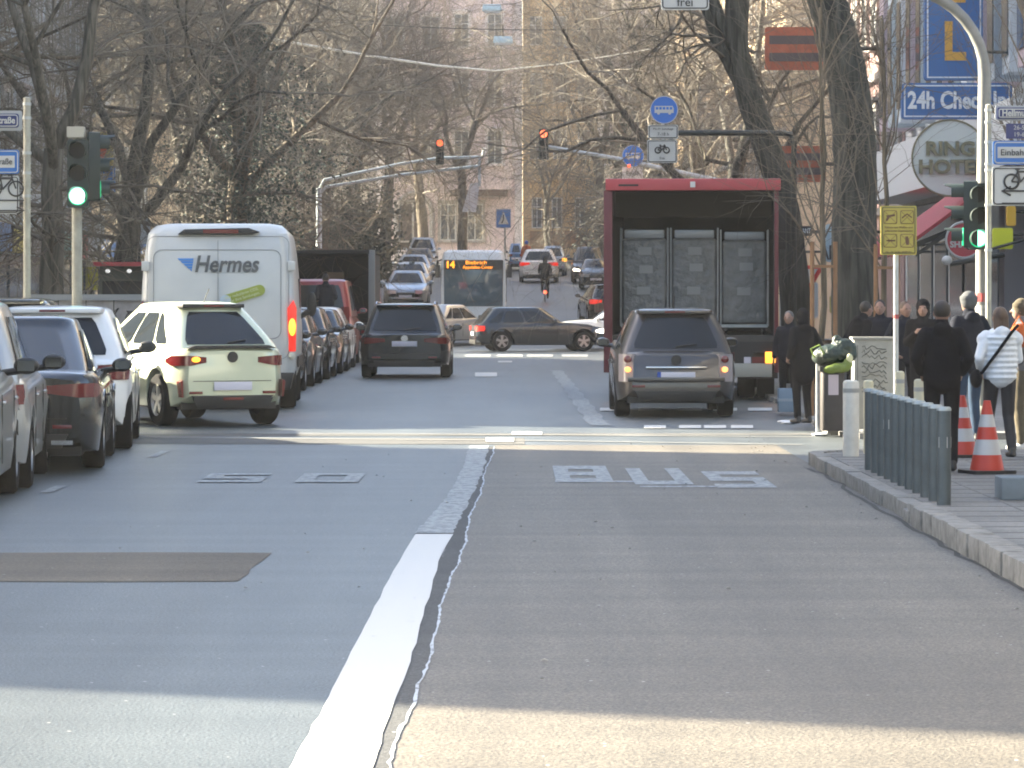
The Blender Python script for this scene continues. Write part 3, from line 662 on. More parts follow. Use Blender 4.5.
# --- at the far junction
Y = row(351.5)
S_ = Car(L=4.15, W=1.76, Hh=1.4, belt=.86, y0b=.08, y0t=.5, y1t=2.1, y1b=2.8, cowl=.9, nose=.74, wr=.66, wb=2.62, front_oh=.75)
make_car('crossing_car', 'dark blue hatchback crossing the junction side-on in front of the bus', (px(538, Y), Y + .9, 0), R(-80), S_, paint('slate_blue_paint', (.014, .023, .032), .4, .25), front='on', lit=RED_ON, cat='car')
make_car('crossing_car', 'silver car partly hidden between the SUV and the crossing hatchback', (px(448, 117), 118.6, .06), R(-30), Car(L=4.2, W=1.75, Hh=1.42, belt=.9, y0b=.3, y0t=.9, y1t=2.3, y1b=2.95), SILVER, cat='car')
make_car('crossing_car', 'sunlit white car showing its bonnet at the left edge of the lorry', (px(617, 113), 113.5, 0), R(82), Car(L=4.2, W=1.75, Hh=1.42, belt=.9, y0b=.2, y0t=.7, y1t=2.3, y1b=2.95, nose=.85), WHITEP, cat='car')
make_car('distant_car', 'dark car with red lamps climbing the hill left of the lorry', (px(607, 131), 133, gz(132)), R(6), Car(L=4.2, W=1.78, Hh=1.45, belt=.92), BLACKC, lit=RED_ON, cat='car', extras=('spoiler',))
for (x0, x1, yt, Y, yaw, pm, lit, fr, lab, shp) in [
    (519, 559, 252, 167, 0, WHITEP, RED_ON, 'off', 'white SUV with red lamps driving uphill beside the cyclist', dict(Hh=1.6, belt=1.0)),
    (540, 567, 249, 180, 0, LBLUE, AMBER_ON, 'off', 'pale blue car with a bright indicator just beyond the white SUV', dict(Hh=1.55, belt=.95)),
    (572, 606, 250, 166, PI, DGREY, None, 'on', 'dark grey car with its headlamp lit at the right kerb of the hill', dict(Hh=1.75, belt=1.05)),
    (580, 612, 262, 158, PI, BLACKC, None, 'off', 'black low car parked in front of the dark grey one on the hill', dict(Hh=1.4, belt=.9)),
    (508, 524, 257, 192, 0, BLUEP, None, 'off', 'blue car on the hill directly right of the bus roof', dict(Hh=1.5, belt=.95)),
    (383, 428, 268, 139, PI, LBLUE, None, 'off', 'silver-blue car facing the camera, nearest of the hillside row', dict(Hh=1.5, belt=.92)),
    (388, 430, 259, 151, PI, SILVER, None, 'off', 'silver car, second from the front in the hillside row', dict(Hh=1.5, belt=.92)),
    (394, 431, 255, 163, PI, LBLUE, None, 'off', 'pale blue car, third from the front in the hillside row', dict(Hh=1.45, belt=.92)),
    (401, 434, 248, 177, PI, DGREY, None, 'off', 'grey car, fourth from the front in the hillside row', dict(Hh=1.5, belt=.92)),
    (406, 437, 243, 192, PI, LBLUE, None, 'off', 'tall pale van-like car at the far end of the hillside row', dict(Hh=1.85, belt=1.1))]:
    Wd = min(1.9, (x1 - x0) * Y / F)
    o, S = make_car('distant_car', lab, (px((x0 + x1) / 2, Y), Y + 2.1, gz(Y + 2) - .02), yaw, Car(L=4.2, W=Wd, **shp), pm, lit=lit, front=fr, cat='car',
             group='cars parked up the hill' if yaw else 'cars driving up the hill')

# --- white delivery van
def rrect(hx, y0, y1, c, n=4):
    P = []
    for (cx_, cy_, a0) in ((hx - c, y1 - c, 0), (-hx + c, y1 - c, 90), (-hx + c, y0 + c, 180), (hx - c, y0 + c, 270)):
        for k in range(n + 1): a = R(a0 + 90 * k / n); P.append((cx_ + c * math.cos(a), cy_ + c * math.sin(a)))
    return P
def boxbody(name, levels, m, parent, c=.12, sharp=35):
    """levels: (z, halfwidth, y0, y1, corner)"""
    vs = []; n = 0
    for (z, hx, y0, y1, cc) in levels:
        P = rrect(hx, y0, y1, cc); n = len(P); vs += [(x, y, z) for x, y in P]
    fs = [(j * n + k, j * n + (k + 1) % n, (j + 1) * n + (k + 1) % n, (j + 1) * n + k) for j in range(len(levels) - 1) for k in range(n)]
    fs += [tuple(range(n)), tuple(range((len(levels) - 1) * n, len(levels) * n))]
    return MB().add(vs, fs).build(name, m, parent, sharp=sharp)
Y = 51.6; vw = (298 - 141) * Y / F; vt_ = pz(223, Y)
van = thing('delivery_van', 'tall white delivery van with blue wing logo on its rear doors', 'van', (px(218, Y) + .0, Y, 0), R(2.5))
VW = mat('van_white', (.5, .515, .5), .4, coat=.4, var=.05, scale=2)
h_ = vw / 2
boxbody('body', [(.42, h_ * .93, .03, 4.9, .12), (.6, h_ * .985, 0, 4.95, .14), (1.1, h_, .0, 4.95, .15), (1.9, h_ * .97, .03, 4.6, .16), (2.35, h_ * .935, .07, 4.3, .17), (2.6, h_ * .90, .11, 4.15, .18), (vt_ - .09, h_ * .86, .17, 4.05, .2), (vt_ - .03, h_ * .8, .24, 3.95, .22), (vt_, h_ * .66, .4, 3.8, .2)], VW, van)
boxbody('bonnet', [(.42, h_ * .9, 4.8, 5.75, .2), (.95, h_ * .93, 4.8, 5.8, .2), (1.15, h_ * .85, 4.8, 5.6, .2)], VW, van)
MB().prism([(-h_ * .92, .3), (h_ * .92, .3), (h_ * .97, .55), (-h_ * .97, .55)], 'y', -.1, .3).build('rear_bumper', BLACKP, van, bevel=.02)
g = mat('door_gap_shade_grey', (.22, .23, .24), .7)  # grey stands in for the shade in the gap and pressed edges
b = MB(); b.box(-.004, .004, -.012, .02, .6, 2.5)
b.build('door_gap', g, van)
# pressed door panel outline
def panel_line(x0, x1, z0, z1, c, parent, rad=.006, lean=.0):
    P = [(x, z) for x, z in rrect((x1 - x0) / 2, z0, z1, c, 5)]; P.append(P[0])
    def yy_(z): return pl([(.6, 0), (1.1, 0), (1.9, .03), (2.35, .07), (2.6, .11)], z) - .004
    pts = [((x0 + x1) / 2 + x, yy_(z), z) for x, z in P]
    # subdivide the long edges so that the outline follows the curved panel
    out = []
    for a, c2 in zip(pts, pts[1:]):
        for q in range(5): t = q / 5; z = a[2] + (c2[2] - a[2]) * t; out.append((a[0] + (c2[0] - a[0]) * t, yy_(z), z))
    out.append(pts[-1])
    return MB().tube(out, rad, 5).build('panel_edge', g, parent)
panel_line(-h_ * .82, h_ * .8, 1.05, 2.36, .12, van)
panel_line(-h_ * .9, h_ * .9, .75, 2.56, .12, van, .005)
MB().prism([(-.62 + .02, vt_ - .17), (-.5, vt_ - .09), (.45, vt_ - .07), (.62, vt_ - .13), (.5, vt_ - .17)], 'y', .03, .3).build('brake_light_housing', BLACKP, van, bevel=.02)
MB().box(-.22, .3, .018, .035, vt_ - .15, vt_ - .095).build('brake_light', RED_OFF, van)
for sg in (-1, 1):
    MB().prism([(sg * h_ * .99, .86), (sg * h_ * .9, .86), (sg * h_ * .88, 1.5), (sg * h_ * .96, 1.62), (sg * h_ * 1.0, 1.5)], 'y', -.025, .14).build('tail_light', RED_ON if sg > 0 else RED_OFF, van, bevel=.012)
    if sg > 0: MB().ell((sg * h_ * .945, -.03, 1.22), (.055, .03, .13)).build('indicator', AMBER_ON, van)
    MB().ell((sg * h_ * .94, -.01, .8), (.05, .03, .06)).build('reverse_lamp', mat('pale_lens', (.6, .6, .5), .3), van)
    for z in (1.0, 2.12): MB().box(sg * h_ * .93 - .05, sg * h_ * .93 + .06, -.02 + (.05 if z > 2 else 0), .1, z - .07, z + .07).build('hinge', VW, van, bevel=.01)
    MB().box(sg * h_ * 1.01 - .01, sg * h_ * 1.01 + .01, .5, 4.2, .62, .78).build('side_trim', BLACKP, van)
    MB().box(sg * h_ * .975 - .012, sg * h_ * .975 + .012, 3.3, 4.2, 1.25, 1.95).build('side_window', GLASS, van)
    for yc in (1.0, 4.7):
        o = MB().lathe([(.2, -.13), (.33, -.13), (.36, -.09), (.36, .09), (.33, .13), (.2, .13)], 28, 'x', cap=False).build('wheel', TYRE, van, sharp=50); o.location = (sg * (h_ - .16), yc, .36)
        MB().lathe([(.02, sg * .06), (.2, sg * .1), (.21, sg * .12), (.05, sg * .08)], 24, 'x').build('rim', RIM, o)
    MB().caps((sg * h_ * .97, 4.3, 1.35), (sg * (h_ + .14), 4.3, 1.45), .04, .05, 8).ell((sg * (h_ + .16), 4.3, 1.55), (.08, .06, .2)).build('wing_mirror', BLACKP, van)
MB().box(-.05, .03, -.05, .0, 1.2, 1.3).build('door_handle', BLACKP, van, bevel=.01)
HG = mat('logo_grey', (.09, .1, .105), .6)
text('Hermes', .34, HG, van, (.12, .024, 2.14), bold=.008, sx=.86, shear=.22, name='van_lettering')
b = MB(); 
for k in range(5):
    z0 = 2.235 - k * .04; x1 = -.36 - .006 * k; x0 = -.60 + .045 * k
    b.prism([(x0 + .03, z0 - .034), (x1 - .006, z0 - .034), (x1, z0), (x0, z0)], 'y', .02 + .01 * (k < 2) + .012, .075)
b.build('wing_logo', mat('logo_blue', (.06, .24, .62), .5), van)
a = R(17); c_, s__ = math.cos(a), math.sin(a)
def rot2(x, z): x *= .72; z *= .68; return (.40 + x * c_ - z * s__, 1.70 + x * s__ + z * c_)
P = [rot2(-.42, -.12), rot2(.3, -.12)] + [rot2(.3 + .12 * math.cos(R(t)), .12 * math.sin(R(t))) for t in range(-75, 90, 15)] + [rot2(.3, .12), rot2(-.42, .12)]
lb = MB().prism(P, 'y', -.014, .04).build('green_label', mat('label_green', (.3, .36, .06), .6), van)
p = rot2(-.06, .045); o = text('Wir reduzieren CO2.', .058, mat('label_text', (.62, .66, .4), .6), lb, (p[0], -.018, p[1]), rot=(PI / 2, -a, 0), name='label_lettering')
p = rot2(-.02, -.05); o = text('für Ihre Sendungen.', .058, MATS['label_text'], lb, (p[0], -.018, p[1]), rot=(PI / 2, -a, 0), name='label_lettering')
p = rot2(-.42, 0); MB().lathe([(.082, -.016), (.082, .03), (.02, .03), (.02, -.016)], 24, 'y', (p[0], 0, p[1])).build('label_disc', mat('disc_paleblue', (.45, .55, .62), .5), lb)

# --- lorry with an open box on the right
Y = 56.4; x0, x1 = px(607.5, Y), px(778, Y); zt_ = pz(180, Y); tw_ = (x1 - x0) / 2
lorry = thing('lorry', 'lorry with red frame and open rear showing grey wrapped roll cages', 'lorry', ((x0 + x1) / 2, Y, 0), R(-3.2))
LOC = Vector(((x0 + x1) / 2, Y, 0)); LR = Matrix.Rotation(R(-3.2), 3, 'Z')
TR = mat('lorry_red', (.12, .018, .024), .5, var=.12, scale=3); TG = mat('lorry_inner_grey', (.07, .065, .058), .8, var=.2, scale=2); TD = mat('lorry_dark', (.02, .02, .021), .8)
zf = 1.05; LB = 7.2
for (nm, a) in (('box_wall', (-tw_ + .03, -tw_ + .07, .1, LB, zf, zt_ - .1)), ('box_wall', (tw_ - .07, tw_ - .03, .1, LB, zf, zt_ - .1)), ('box_roof', (-tw_ + .03, tw_ - .03, .1, LB, zt_ - .12, zt_ - .07)),
               ('box_floor', (-tw_ + .03, tw_ - .03, .05, LB, zf - .1, zf)), ('box_front', (-tw_ + .07, tw_ - .07, LB - .05, LB, zf, zt_ - .12))):
    MB().box(*a).build(nm, TR if nm in ('box_wall', 'box_roof') and False else TG, lorry)
MB().box(-tw_ + .0, -tw_ + .028, .12, LB, zf - .05, zt_ - .05).build('side_panel', TR, lorry); MB().box(tw_ - .028, tw_, .12, LB, zf - .05, zt_ - .05).build('side_panel', TR, lorry)
MB().box(-tw_ - .03, tw_ + .04, -.1, .12, zt_ - .17, zt_ + .02).build('roof_beam', mat('lorry_red_light', (.42, .06, .07), .5), lorry, bevel=.02)
MB().box(-tw_ + .18, -tw_ + .5, -.106, -.1, zt_ - .1, zt_ - .07).build('beam_marking', TD, lorry)
MB().box(-.04, .04, -.14, -.09, zt_ - .12, zt_ - .03).build('roof_lamp', mat('lamp_white', (.6, .6, .58), .4), lorry)
for sg in (-1, 1): MB().box(sg * tw_ - .06, sg * tw_ + .005 if sg > 0 else -tw_ + .08, -.06, .1, .45, zt_ - .17).build('corner_post', TR, lorry, bevel=.01)
for k in range(7): MB().box(tw_ - .085, tw_ - .071, .4 + k * .95, .46 + k * .95, zf, zt_ - .2).build('wall_rail', TD, lorry)
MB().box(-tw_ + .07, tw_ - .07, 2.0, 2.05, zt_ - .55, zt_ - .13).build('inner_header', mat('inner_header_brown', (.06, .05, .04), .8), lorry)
cm = MB()
MB().box(-tw_ + .1, tw_ - .1, .0, .22, .78, .95).build('rear_beam', TD, lorry)
MB().box(-tw_ + .06, tw_ - .1, -.04, .0, .38, .60).build('lift_platform', mat('aluminium_platform', (.36, .36, .32), .5, .4), lorry, bevel=.01)
MB().box(-tw_ + .4, -tw_ + .7, .0, .3, .4, .8).build('lift_arm', TD, lorry); MB().box(tw_ - .7, tw_ - .4, .0, .3, .4, .8).build('lift_arm', TD, lorry)
for sg in (-1, 1):
    MB().box(sg * (tw_ - .12) - .09, sg * (tw_ - .12) + .09, -.06, -.0, pz(358, Y) - .08, pz(358, Y) + .1).build('side_lamp', AMBER_ON, lorry, bevel=.01)
    for yc in (1.6, 6.9):
        for k in ((0, 1) if yc < 2 else (0,)):
            o = MB().lathe([(.25, -.14), (.46, -.14), (.49, -.1), (.49, .1), (.46, .14), (.25, .14)], 28, 'x', cap=False).build('wheel', TYRE, lorry, sharp=50); o.location = (sg * (tw_ - .18 - .32 * k), yc, .49)
            MB().lathe([(.02, sg * .02), (.25, sg * .1), (.26, sg * .13), (.1, sg * .06)], 24, 'x').build('rim', RIM, o)
MB().box(tw_ - .42, tw_ - .2, -.045, -.0, pz(360, Y) - .05, pz(360, Y) + .05).build('tail_light', RED_OFF, lorry)
MB().box(tw_ - .55, tw_ - .44, -.045, -.0, pz(360, Y) - .05, pz(360, Y) + .05).build('marker_plate', PLATE, lorry)
MB().box(tw_ - .5, tw_ + .0, .3, 4, .35, .75).build('side_guard', TD, lorry)
MB().box(-.45, .45, .3, 8, .6, .95).build('chassis', TD, lorry)
boxbody('cab', [(.5, tw_ * .93, LB + .15, LB + 2.1, .15), (1.5, tw_ * .95, LB + .15, LB + 2.1, .15), (2.7, tw_ * .9, LB + .2, LB + 1.9, .2), (2.95, tw_ * .8, LB + .4, LB + 1.7, .2)], TR, lorry)
MB().box(-tw_ * .8, tw_ * .8, LB + 2.0, LB + 2.11, 1.6, 2.5).build('windscreen', GLASS, lorry)
for sg in (-1, 1): MB().box(sg * (tw_ + .2) - .1, sg * (tw_ + .2) + .1, LB + 1.0, LB + 1.12, 2.55, 3.35).build('wing_mirror', BLACKP, lorry, bevel=.02)
WRAP = mat('grey_wrapping', (.17, .175, .17), .4, var=.3, scale=4, bump=.8, bscale=9, bdist=.05); WH = mat('paper_label', (.28, .29, .28), .7)
for i, xc in enumerate((-.8, .02, .84)):
    c = thing('roll_cage', ['grey wrapped roll cage at the left inside the open lorry', 'grey wrapped roll cage in the middle of the open lorry', 'grey wrapped roll cage at the right inside the open lorry'][i], 'roll cage', LOC + LR @ Vector((xc, .95, zf)), R(-3.2), 'roll cages in the open lorry')
    zc_ = pz(238 if i < 2 else 240, Y + .9) - zf
    boxbody('wrapped_load', [(.2, .365, .0, .75, .05), (.25, .372, -.01, .76, .06), (zc_ * .35, .36, .01, .74, .06), (zc_ * .5, .375, -.015, .76, .06), (zc_ * .72, .362, .0, .75, .06), (zc_ - .04, .37, 0, .75, .06), (zc_, .33, .04, .7, .06)], WRAP, c)
    b = MB()
    for sx_ in (-.385, .385):
        b.tube([(sx_, .0, .14), (sx_, 0, zc_ + .16)], .014, 6)
        b.tube([(sx_, .74, .14), (sx_, .74, zc_ + .16)], .014, 6); b.tube([(sx_, 0, zc_ + .16), (sx_, .74, zc_ + .16)], .014, 6)
    b.box(-.38, .38, 0, .75, .12, .17); b.build('cage_frame', STEEL, c)
    for (u, v) in ((0, .75), (.02, .56 + .02 * i), (-.02, .34)):
        MB().box(u - .1, u + .12, -.022, -.012, zc_ * v + .12, zc_ * v + .25).build('paper_label', WH, c)
    for sx_ in (-.3, .3): MB().lathe([(.01, -.02), (.06, -.02), (.06, .02), (.01, .02)], 12, 'x', (sx_, .05, .06)).build('castor', BLACKP, c)
    MB().box(-.33, .33, .1, .5, zc_, zc_ + .14).build('loose_film', mat('clear_film', (.35, .37, .38), .25), c, bevel=.03)

# --- dark open lorry on the left, far
Y = 91.2; xa, xb = px(276, Y), px(373, Y); ztp = pz(250, Y); hw_ = (xb - xa) / 2
l2 = thing('dark_lorry', 'dark box lorry with open rear parked behind the delivery van', 'lorry', ((xa + xb) / 2, Y, 0))
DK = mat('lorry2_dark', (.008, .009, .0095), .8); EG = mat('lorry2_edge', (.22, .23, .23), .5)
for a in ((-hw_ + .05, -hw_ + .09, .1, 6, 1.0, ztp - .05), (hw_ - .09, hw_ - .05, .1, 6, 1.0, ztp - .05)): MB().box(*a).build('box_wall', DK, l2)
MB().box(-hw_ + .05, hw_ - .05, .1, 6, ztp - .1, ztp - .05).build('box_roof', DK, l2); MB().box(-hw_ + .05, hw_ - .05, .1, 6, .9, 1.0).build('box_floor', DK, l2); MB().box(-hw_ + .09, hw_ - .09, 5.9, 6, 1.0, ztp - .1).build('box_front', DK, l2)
MB().box(hw_ - .12, hw_ + .05, -.02, .1, .5, ztp).build('corner_post', EG, l2, bevel=.02); MB().box(-hw_ - .02, -hw_ + .08, -.02, .1, .5, ztp).build('corner_post', EG, l2); MB().box(-hw_, hw_ - .1, -.02, .1, ztp - .1, ztp + .0).build('roof_beam', DK, l2)
MB().box(-hw_, hw_, -.03, .1, .7, .95).build('rear_beam', DK, l2)
for sg in (-1, 1):
    for yc in (1.4, 7.0): MB().lathe([(.05, -.14), (.46, -.14), (.46, .14), (.05, .14)], 20, 'x', (sg * (hw_ - .2), yc, .46)).build('wheel', TYRE, l2)
    MB().box(sg * (hw_ - .2) - .1, sg * (hw_ - .2) + .1, -.06, -.03, .75, .88).build('tail_light', RED_OFF, l2)
boxbody('cab', [(.5, hw_ * .93, 6.2, 8, .15), (1.5, hw_ * .95, 6.2, 8, .15), (2.7, hw_ * .85, 6.3, 7.8, .2)], REDP, l2)
bx = thing('crate', 'brown box seen inside the dark open lorry', 'box', (px(335, Y + 1), Y + 1, 1.9)); MB().box(-.28, .28, 0, .4, .0, .45).build('carton', mat('cardboard', (.2, .13, .08), .9), bx); MB().box(-.285, .285, -.004, .1, .2, .24).build('tape', mat('tape', (.3, .25, .18), .5), bx)
bx.location.z = 1.004; bx.scale = (.75, 1, 3.0)

# --- bus
Y = 127.; sc_ = F / Y; bw = (506 - 441) / sc_ / 2; zg = gz(Y); zb_ = pz(250, Y) - zg
bus = thing('city_bus', 'white city bus with orange destination display coming down the hill', 'bus', (px(473.5, Y), Y, zg))
BW = mat('bus_white', (.62, .66, .68), .35, coat=.3)
boxbody('body', [(.3, bw * .97, .05, 12, .2), (.6, bw, 0, 12, .22), (1.6, bw, .0, 12, .22), (zb_ - .3, bw * .97, .1, 12, .22), (zb_ - .08, bw * .93, .18, 11.9, .25), (zb_, bw * .8, .3, 11.8, .25)], BW, bus)
MB().prism([(-bw * .9, .95), (bw * .9, .95), (bw * .92, zb_ - .38), (-bw * .92, zb_ - .38)], 'y', -.03, .1).build('windscreen', mat('bus_glass', (.05, .085, .11), .04, spec=.9), bus, bevel=.02)
ds = MB().prism([(-bw * .9, zb_ - .72), (bw * .9, zb_ - .72), (bw * .9, zb_ - .36), (-bw * .9, zb_ - .36)], 'y', -.06, .05).build('destination_display', mat('display_black', (.01, .01, .01), .4), bus)
LED = mat('led_orange', (1, .3, 0), .5, emit=(1, .3, .01), es=2.6)
text('14', .34, LED, ds, (-bw * .72, -.07, zb_ - .54), bold=.012, name='display_lettering')
text('Biebrich', .19, LED, ds, (.1, -.07, zb_ - .46), bold=.0, name='display_lettering', sx=1.25); text('Äppelallee-Center', .155, LED, ds, (.16, -.07, zb_ - .63), bold=.0, name='display_lettering', sx=.95)
for sg in (-1, 1):
    MB().tube([(sg * bw * .98, .05, zb_ - .35), (sg * (bw + .1), -.12, zb_ - .4), (sg * (bw + .12), -.15, zb_ - .6)], .03, 6).box(sg * (bw + .12) - .09, sg * (bw + .12) + .09, -.2, -.1, zb_ - 1.0, zb_ - .55).build('wing_mirror', BLACKP, bus)
    MB().prism([(sg * bw * .95, .55), (sg * bw * .6, .55), (sg * bw * .62, .75), (sg * bw * .95, .8)], 'y', -.03, .05).build('headlight', HEAD_OFF, bus)
    MB().box(sg * (bw + .0) - .012, sg * bw + .012, .6, 11.5, 1.1, 2.3).build('side_window', GLASS, bus)
    MB().tube([(sg * bw * .95, -.035, .9), (sg * bw * .965, -.03, zb_ - .4)], .035, 6).build('pillar_trim', BW, bus)
    for yc in (2.6, 8.7): MB().lathe([(.05, -.14), (.48, -.14), (.48, .14), (.05, .14)], 20, 'x', (sg * (bw - .15), yc, .48)).build('wheel', TYRE, bus)
MB().box(-bw * .8, bw * .8, -.03, .0, .35, .5).build('bumper_grille', BLACKP, bus)
for sg in (-.4, .45): MB().tube([(sg, -.04, 1.0), (sg + .5, -.045, 1.15)], .012, 5).build('wiper', BLACKP, bus)

# ================================================================ BUILDINGS
FRM = mat('window_frame_white', (.55, .55, .53), .6); PANE = mat('window_pane', (.07, .085, .1), .08, spec=.8); STONE = mat('stone_trim', (.36, .34, .31), .85, var=.15, scale=2)
def window_mesh(w_, h_, arch=False, trim=STONE, mull=True):
    """one window facing -y: surround (part), with frame and pane as sub-parts"""
    b = MB(); t = .14
    b.box(-w_ / 2 - t, -w_ / 2, -.09, .02, -t * .5, h_ + t); b.box(w_ / 2, w_ / 2 + t, -.09, .02, -t * .5, h_ + t); b.box(-w_ / 2, w_ / 2, -.09, .02, h_, h_ + t)
    b.box(-w_ / 2 - .2, w_ / 2 + .2, -.2, .02, -.13, -.02); b.box(-w_ / 2 - .2, w_ / 2 + .2, -.18, .02, h_ + t + .01, h_ + t + .11)
    o = b.build('window', trim, None, smooth=False)
    f = MB(); f.box(-w_ / 2, w_ / 2, -.05, .0, 0, .07).box(-w_ / 2, w_ / 2, -.05, 0, h_ - .07, h_).box(-w_ / 2, -w_ / 2 + .07, -.05, 0, .07, h_ - .07).box(w_ / 2 - .07, w_ / 2, -.05, 0, .07, h_ - .07)
    if mull: f.box(-.035, .035, -.052, 0, .07, h_ - .07).box(-w_ / 2 + .07, w_ / 2 - .07, -.048, 0, h_ * .68, h_ * .68 + .06)
    f.build('frame', FRM, o, smooth=False)
    MB().box(-w_ / 2 + .07, w_ / 2 - .07, -.02, -.005, .07, h_ - .07).build('pane', PANE, o, smooth=False)
    return o
WPROTO = {}
def put_window(parent, loc, rz, w_, h_, trim=STONE, mull=True):
    k = (w_, h_, trim.name, mull)
    if k not in WPROTO: o = window_mesh(w_, h_, trim=trim, mull=mull); WPROTO[k] = o
    else: o = copy_tree(WPROTO[k])
    o.parent = parent; o.location = loc; o.rotation_euler = (0, 0, rz); return o
def side_building(name, label, x, sg, y0, y1, h, wall, floors, wy0=None, win=(1.15, 1.9), step=2.6, ground='shop', zb=None, depth=12, trim=STONE, roofc=(.12, .07, .06), endwall=False):
    zb = gz(y0) if zb is None else zb
    t = thing(name, label, 'building', (x, y0, zb)); D = y1 - y0
    a, b_ = (0, depth) if sg > 0 else (-depth, 0)
    MB().box(a, b_, 0, D, -3, h).build('wall', wall, t, smooth=False)
    MB().prism([(a - .4, h), (b_ + .4, h), (b_ - depth * .3, h + 3), (a + depth * .3, h + 3)], 'y', -.3, D + .3).build('roof', mat('roof_' + name, roofc, .9, var=.2), t, smooth=False)
    cn = MB()
    for f in range(1, floors + 1):
        z = 3.9 + (f - 1) * 3.5
        if z < h: cn.box(-.12 if sg > 0 else 0, 0 if sg > 0 else .12, 0, D, z - .12, z + .06)
    cn.box(-.35 if sg > 0 else 0, 0 if sg > 0 else .35, 0, D, h - .3, h)
    cn.build('cornice', trim, t, smooth=False)
    n = 0; y = max(1.2, (wy0 or y0) - y0 + 1.)
    while y < D - 1 and n < 90:
        for f in range(floors):
            z = 4.7 + f * 3.5
            if z + 2 < h: put_window(t, (0, y, z), -PI / 2 if sg > 0 else PI / 2, win[0], win[1], trim); n += 1
        y += step
    return t
PINK = mat('pink_render', (.66, .54, .52), .9, var=.1, scale=.6); TAN = mat('tan_render', (.62, .42, .2), .9, var=.15, scale=.8); PALE = mat('pale_blue_render', (.36, .42, .46), .85, var=.1, scale=.5)
CREAM = mat('cream_render', (.6, .56, .46), .9, var=.1, scale=.5); GREYR = mat('grey_render', (.25, .25, .25), .9, var=.15, scale=.5); OCHRE = mat('ochre_render', (.6, .44, .28), .9, var=.15, scale=.6)
# left side of the street
side_building('apartment_building', 'long grey house out of view on the left, its ends set to shade the road', -12, -1, 23.6, 42.8, 19, GREYR, 4, wy0=60)  # unseen shadow caster, its ends placed to shape the sunlit bands on the road
bB = side_building('apartment_building', 'grey-blue house with shopfronts behind the green left signal', -12, -1, 54.6, 99, 19, PALE, 4, wy0=76, roofc=(.1, .09, .09))
bC = side_building('apartment_building', 'ochre house block on the left beyond the far side street', -12, -1, 124, 168, 20, OCHRE, 4, wy0=124)
bD = side_building('apartment_building', 'pale house block at the top of the left row', -11.5, -1, 168.3, 205, 20, CREAM, 4, wy0=168, step=3)
# end wall of block C that faces the camera: windows and shops
for f in range(4):
    for k in range(4): put_window(bC, (-1.8 - k * 2.9, -.0, 4.6 + f * 3.5), 0, 1.2, 1.9, FRM)
SHOPG = mat('shop_glass', (.04, .06, .08), .1, spec=.8)
for k in range(4):
    o = MB().box(-2.7 - k * 2.95, -.4 - k * 2.95, -.08, .0, .3, 2.8).build('shop_window', SHOPG, bC); MB().box(-2.8 - k * 2.95, -.3 - k * 2.95, -.14, .0, 2.82, 3.5).build('fascia', mat('fascia_%d' % k, [(.1, .2, .42), (.3, .05, .08), (.5, .5, .48), (.12, .25, .4)][k], .6), o)
for k in range(8):
    o = MB().box(.0, .08, 22 + k * 2.9, 24.4 + k * 2.9, .3, 2.7).build('shop_window', SHOPG, bB); MB().box(.0, .2, 21.9 + k * 2.9, 24.5 + k * 2.9, 2.75, 3.4).build('fascia', mat('fascia_b%d' % k, [(.5, .5, .48), (.1, .2, .4), (.45, .4, .1), (.2, .2, .2), (.5, .5, .5), (.1, .22, .2), (.35, .08, .08), (.4, .42, .45)][k], .6), o)
def board(name, label, cat, x0, x1, y0, y1, Y, m, t=.12, edge=None, group=None):
    """flat sign board seen square on; returns the root and local half sizes"""
    a, b_ = px(x0, Y), px(x1, Y); z0, z1 = pz(y1, Y), pz(y0, Y)
    r_ = thing(name, label, cat, ((a + b_) / 2, Y, z0), 0, group); hw = (b_ - a) / 2; hh = z1 - z0
    MB().prism(rrect(hw, 0, hh, min(.06, hh * .1), 3), 'y', 0, t).build('panel', m, r_, smooth=False)
    if edge:
        q = .035 * hw / .5 if hw < .5 else .035
        MB().box(-hw + q, hw - q, -.006, 0.001, q, q * 1.7).box(-hw + q, hw - q, -.006, .001, hh - q * 1.7, hh - q).box(-hw + q, -hw + q * 1.7, -.006, .001, q * 1.7, hh - q * 1.7).box(hw - q * 1.7, hw - q, -.006, .001, q * 1.7, hh - q * 1.7).build('border', edge, r_, smooth=False)
    return r_, hw, hh
SW = mat('sign_white', (.46, .47, .46), .45); SBL = mat('sign_blue', (.02, .13, .42), .4); SBK = mat('sign_black', (.02, .02, .022), .6); SRD = mat('sign_red', (.5, .02, .02), .4)
YEL = mat('sign_yellow', (.42, .35, .07), .5)
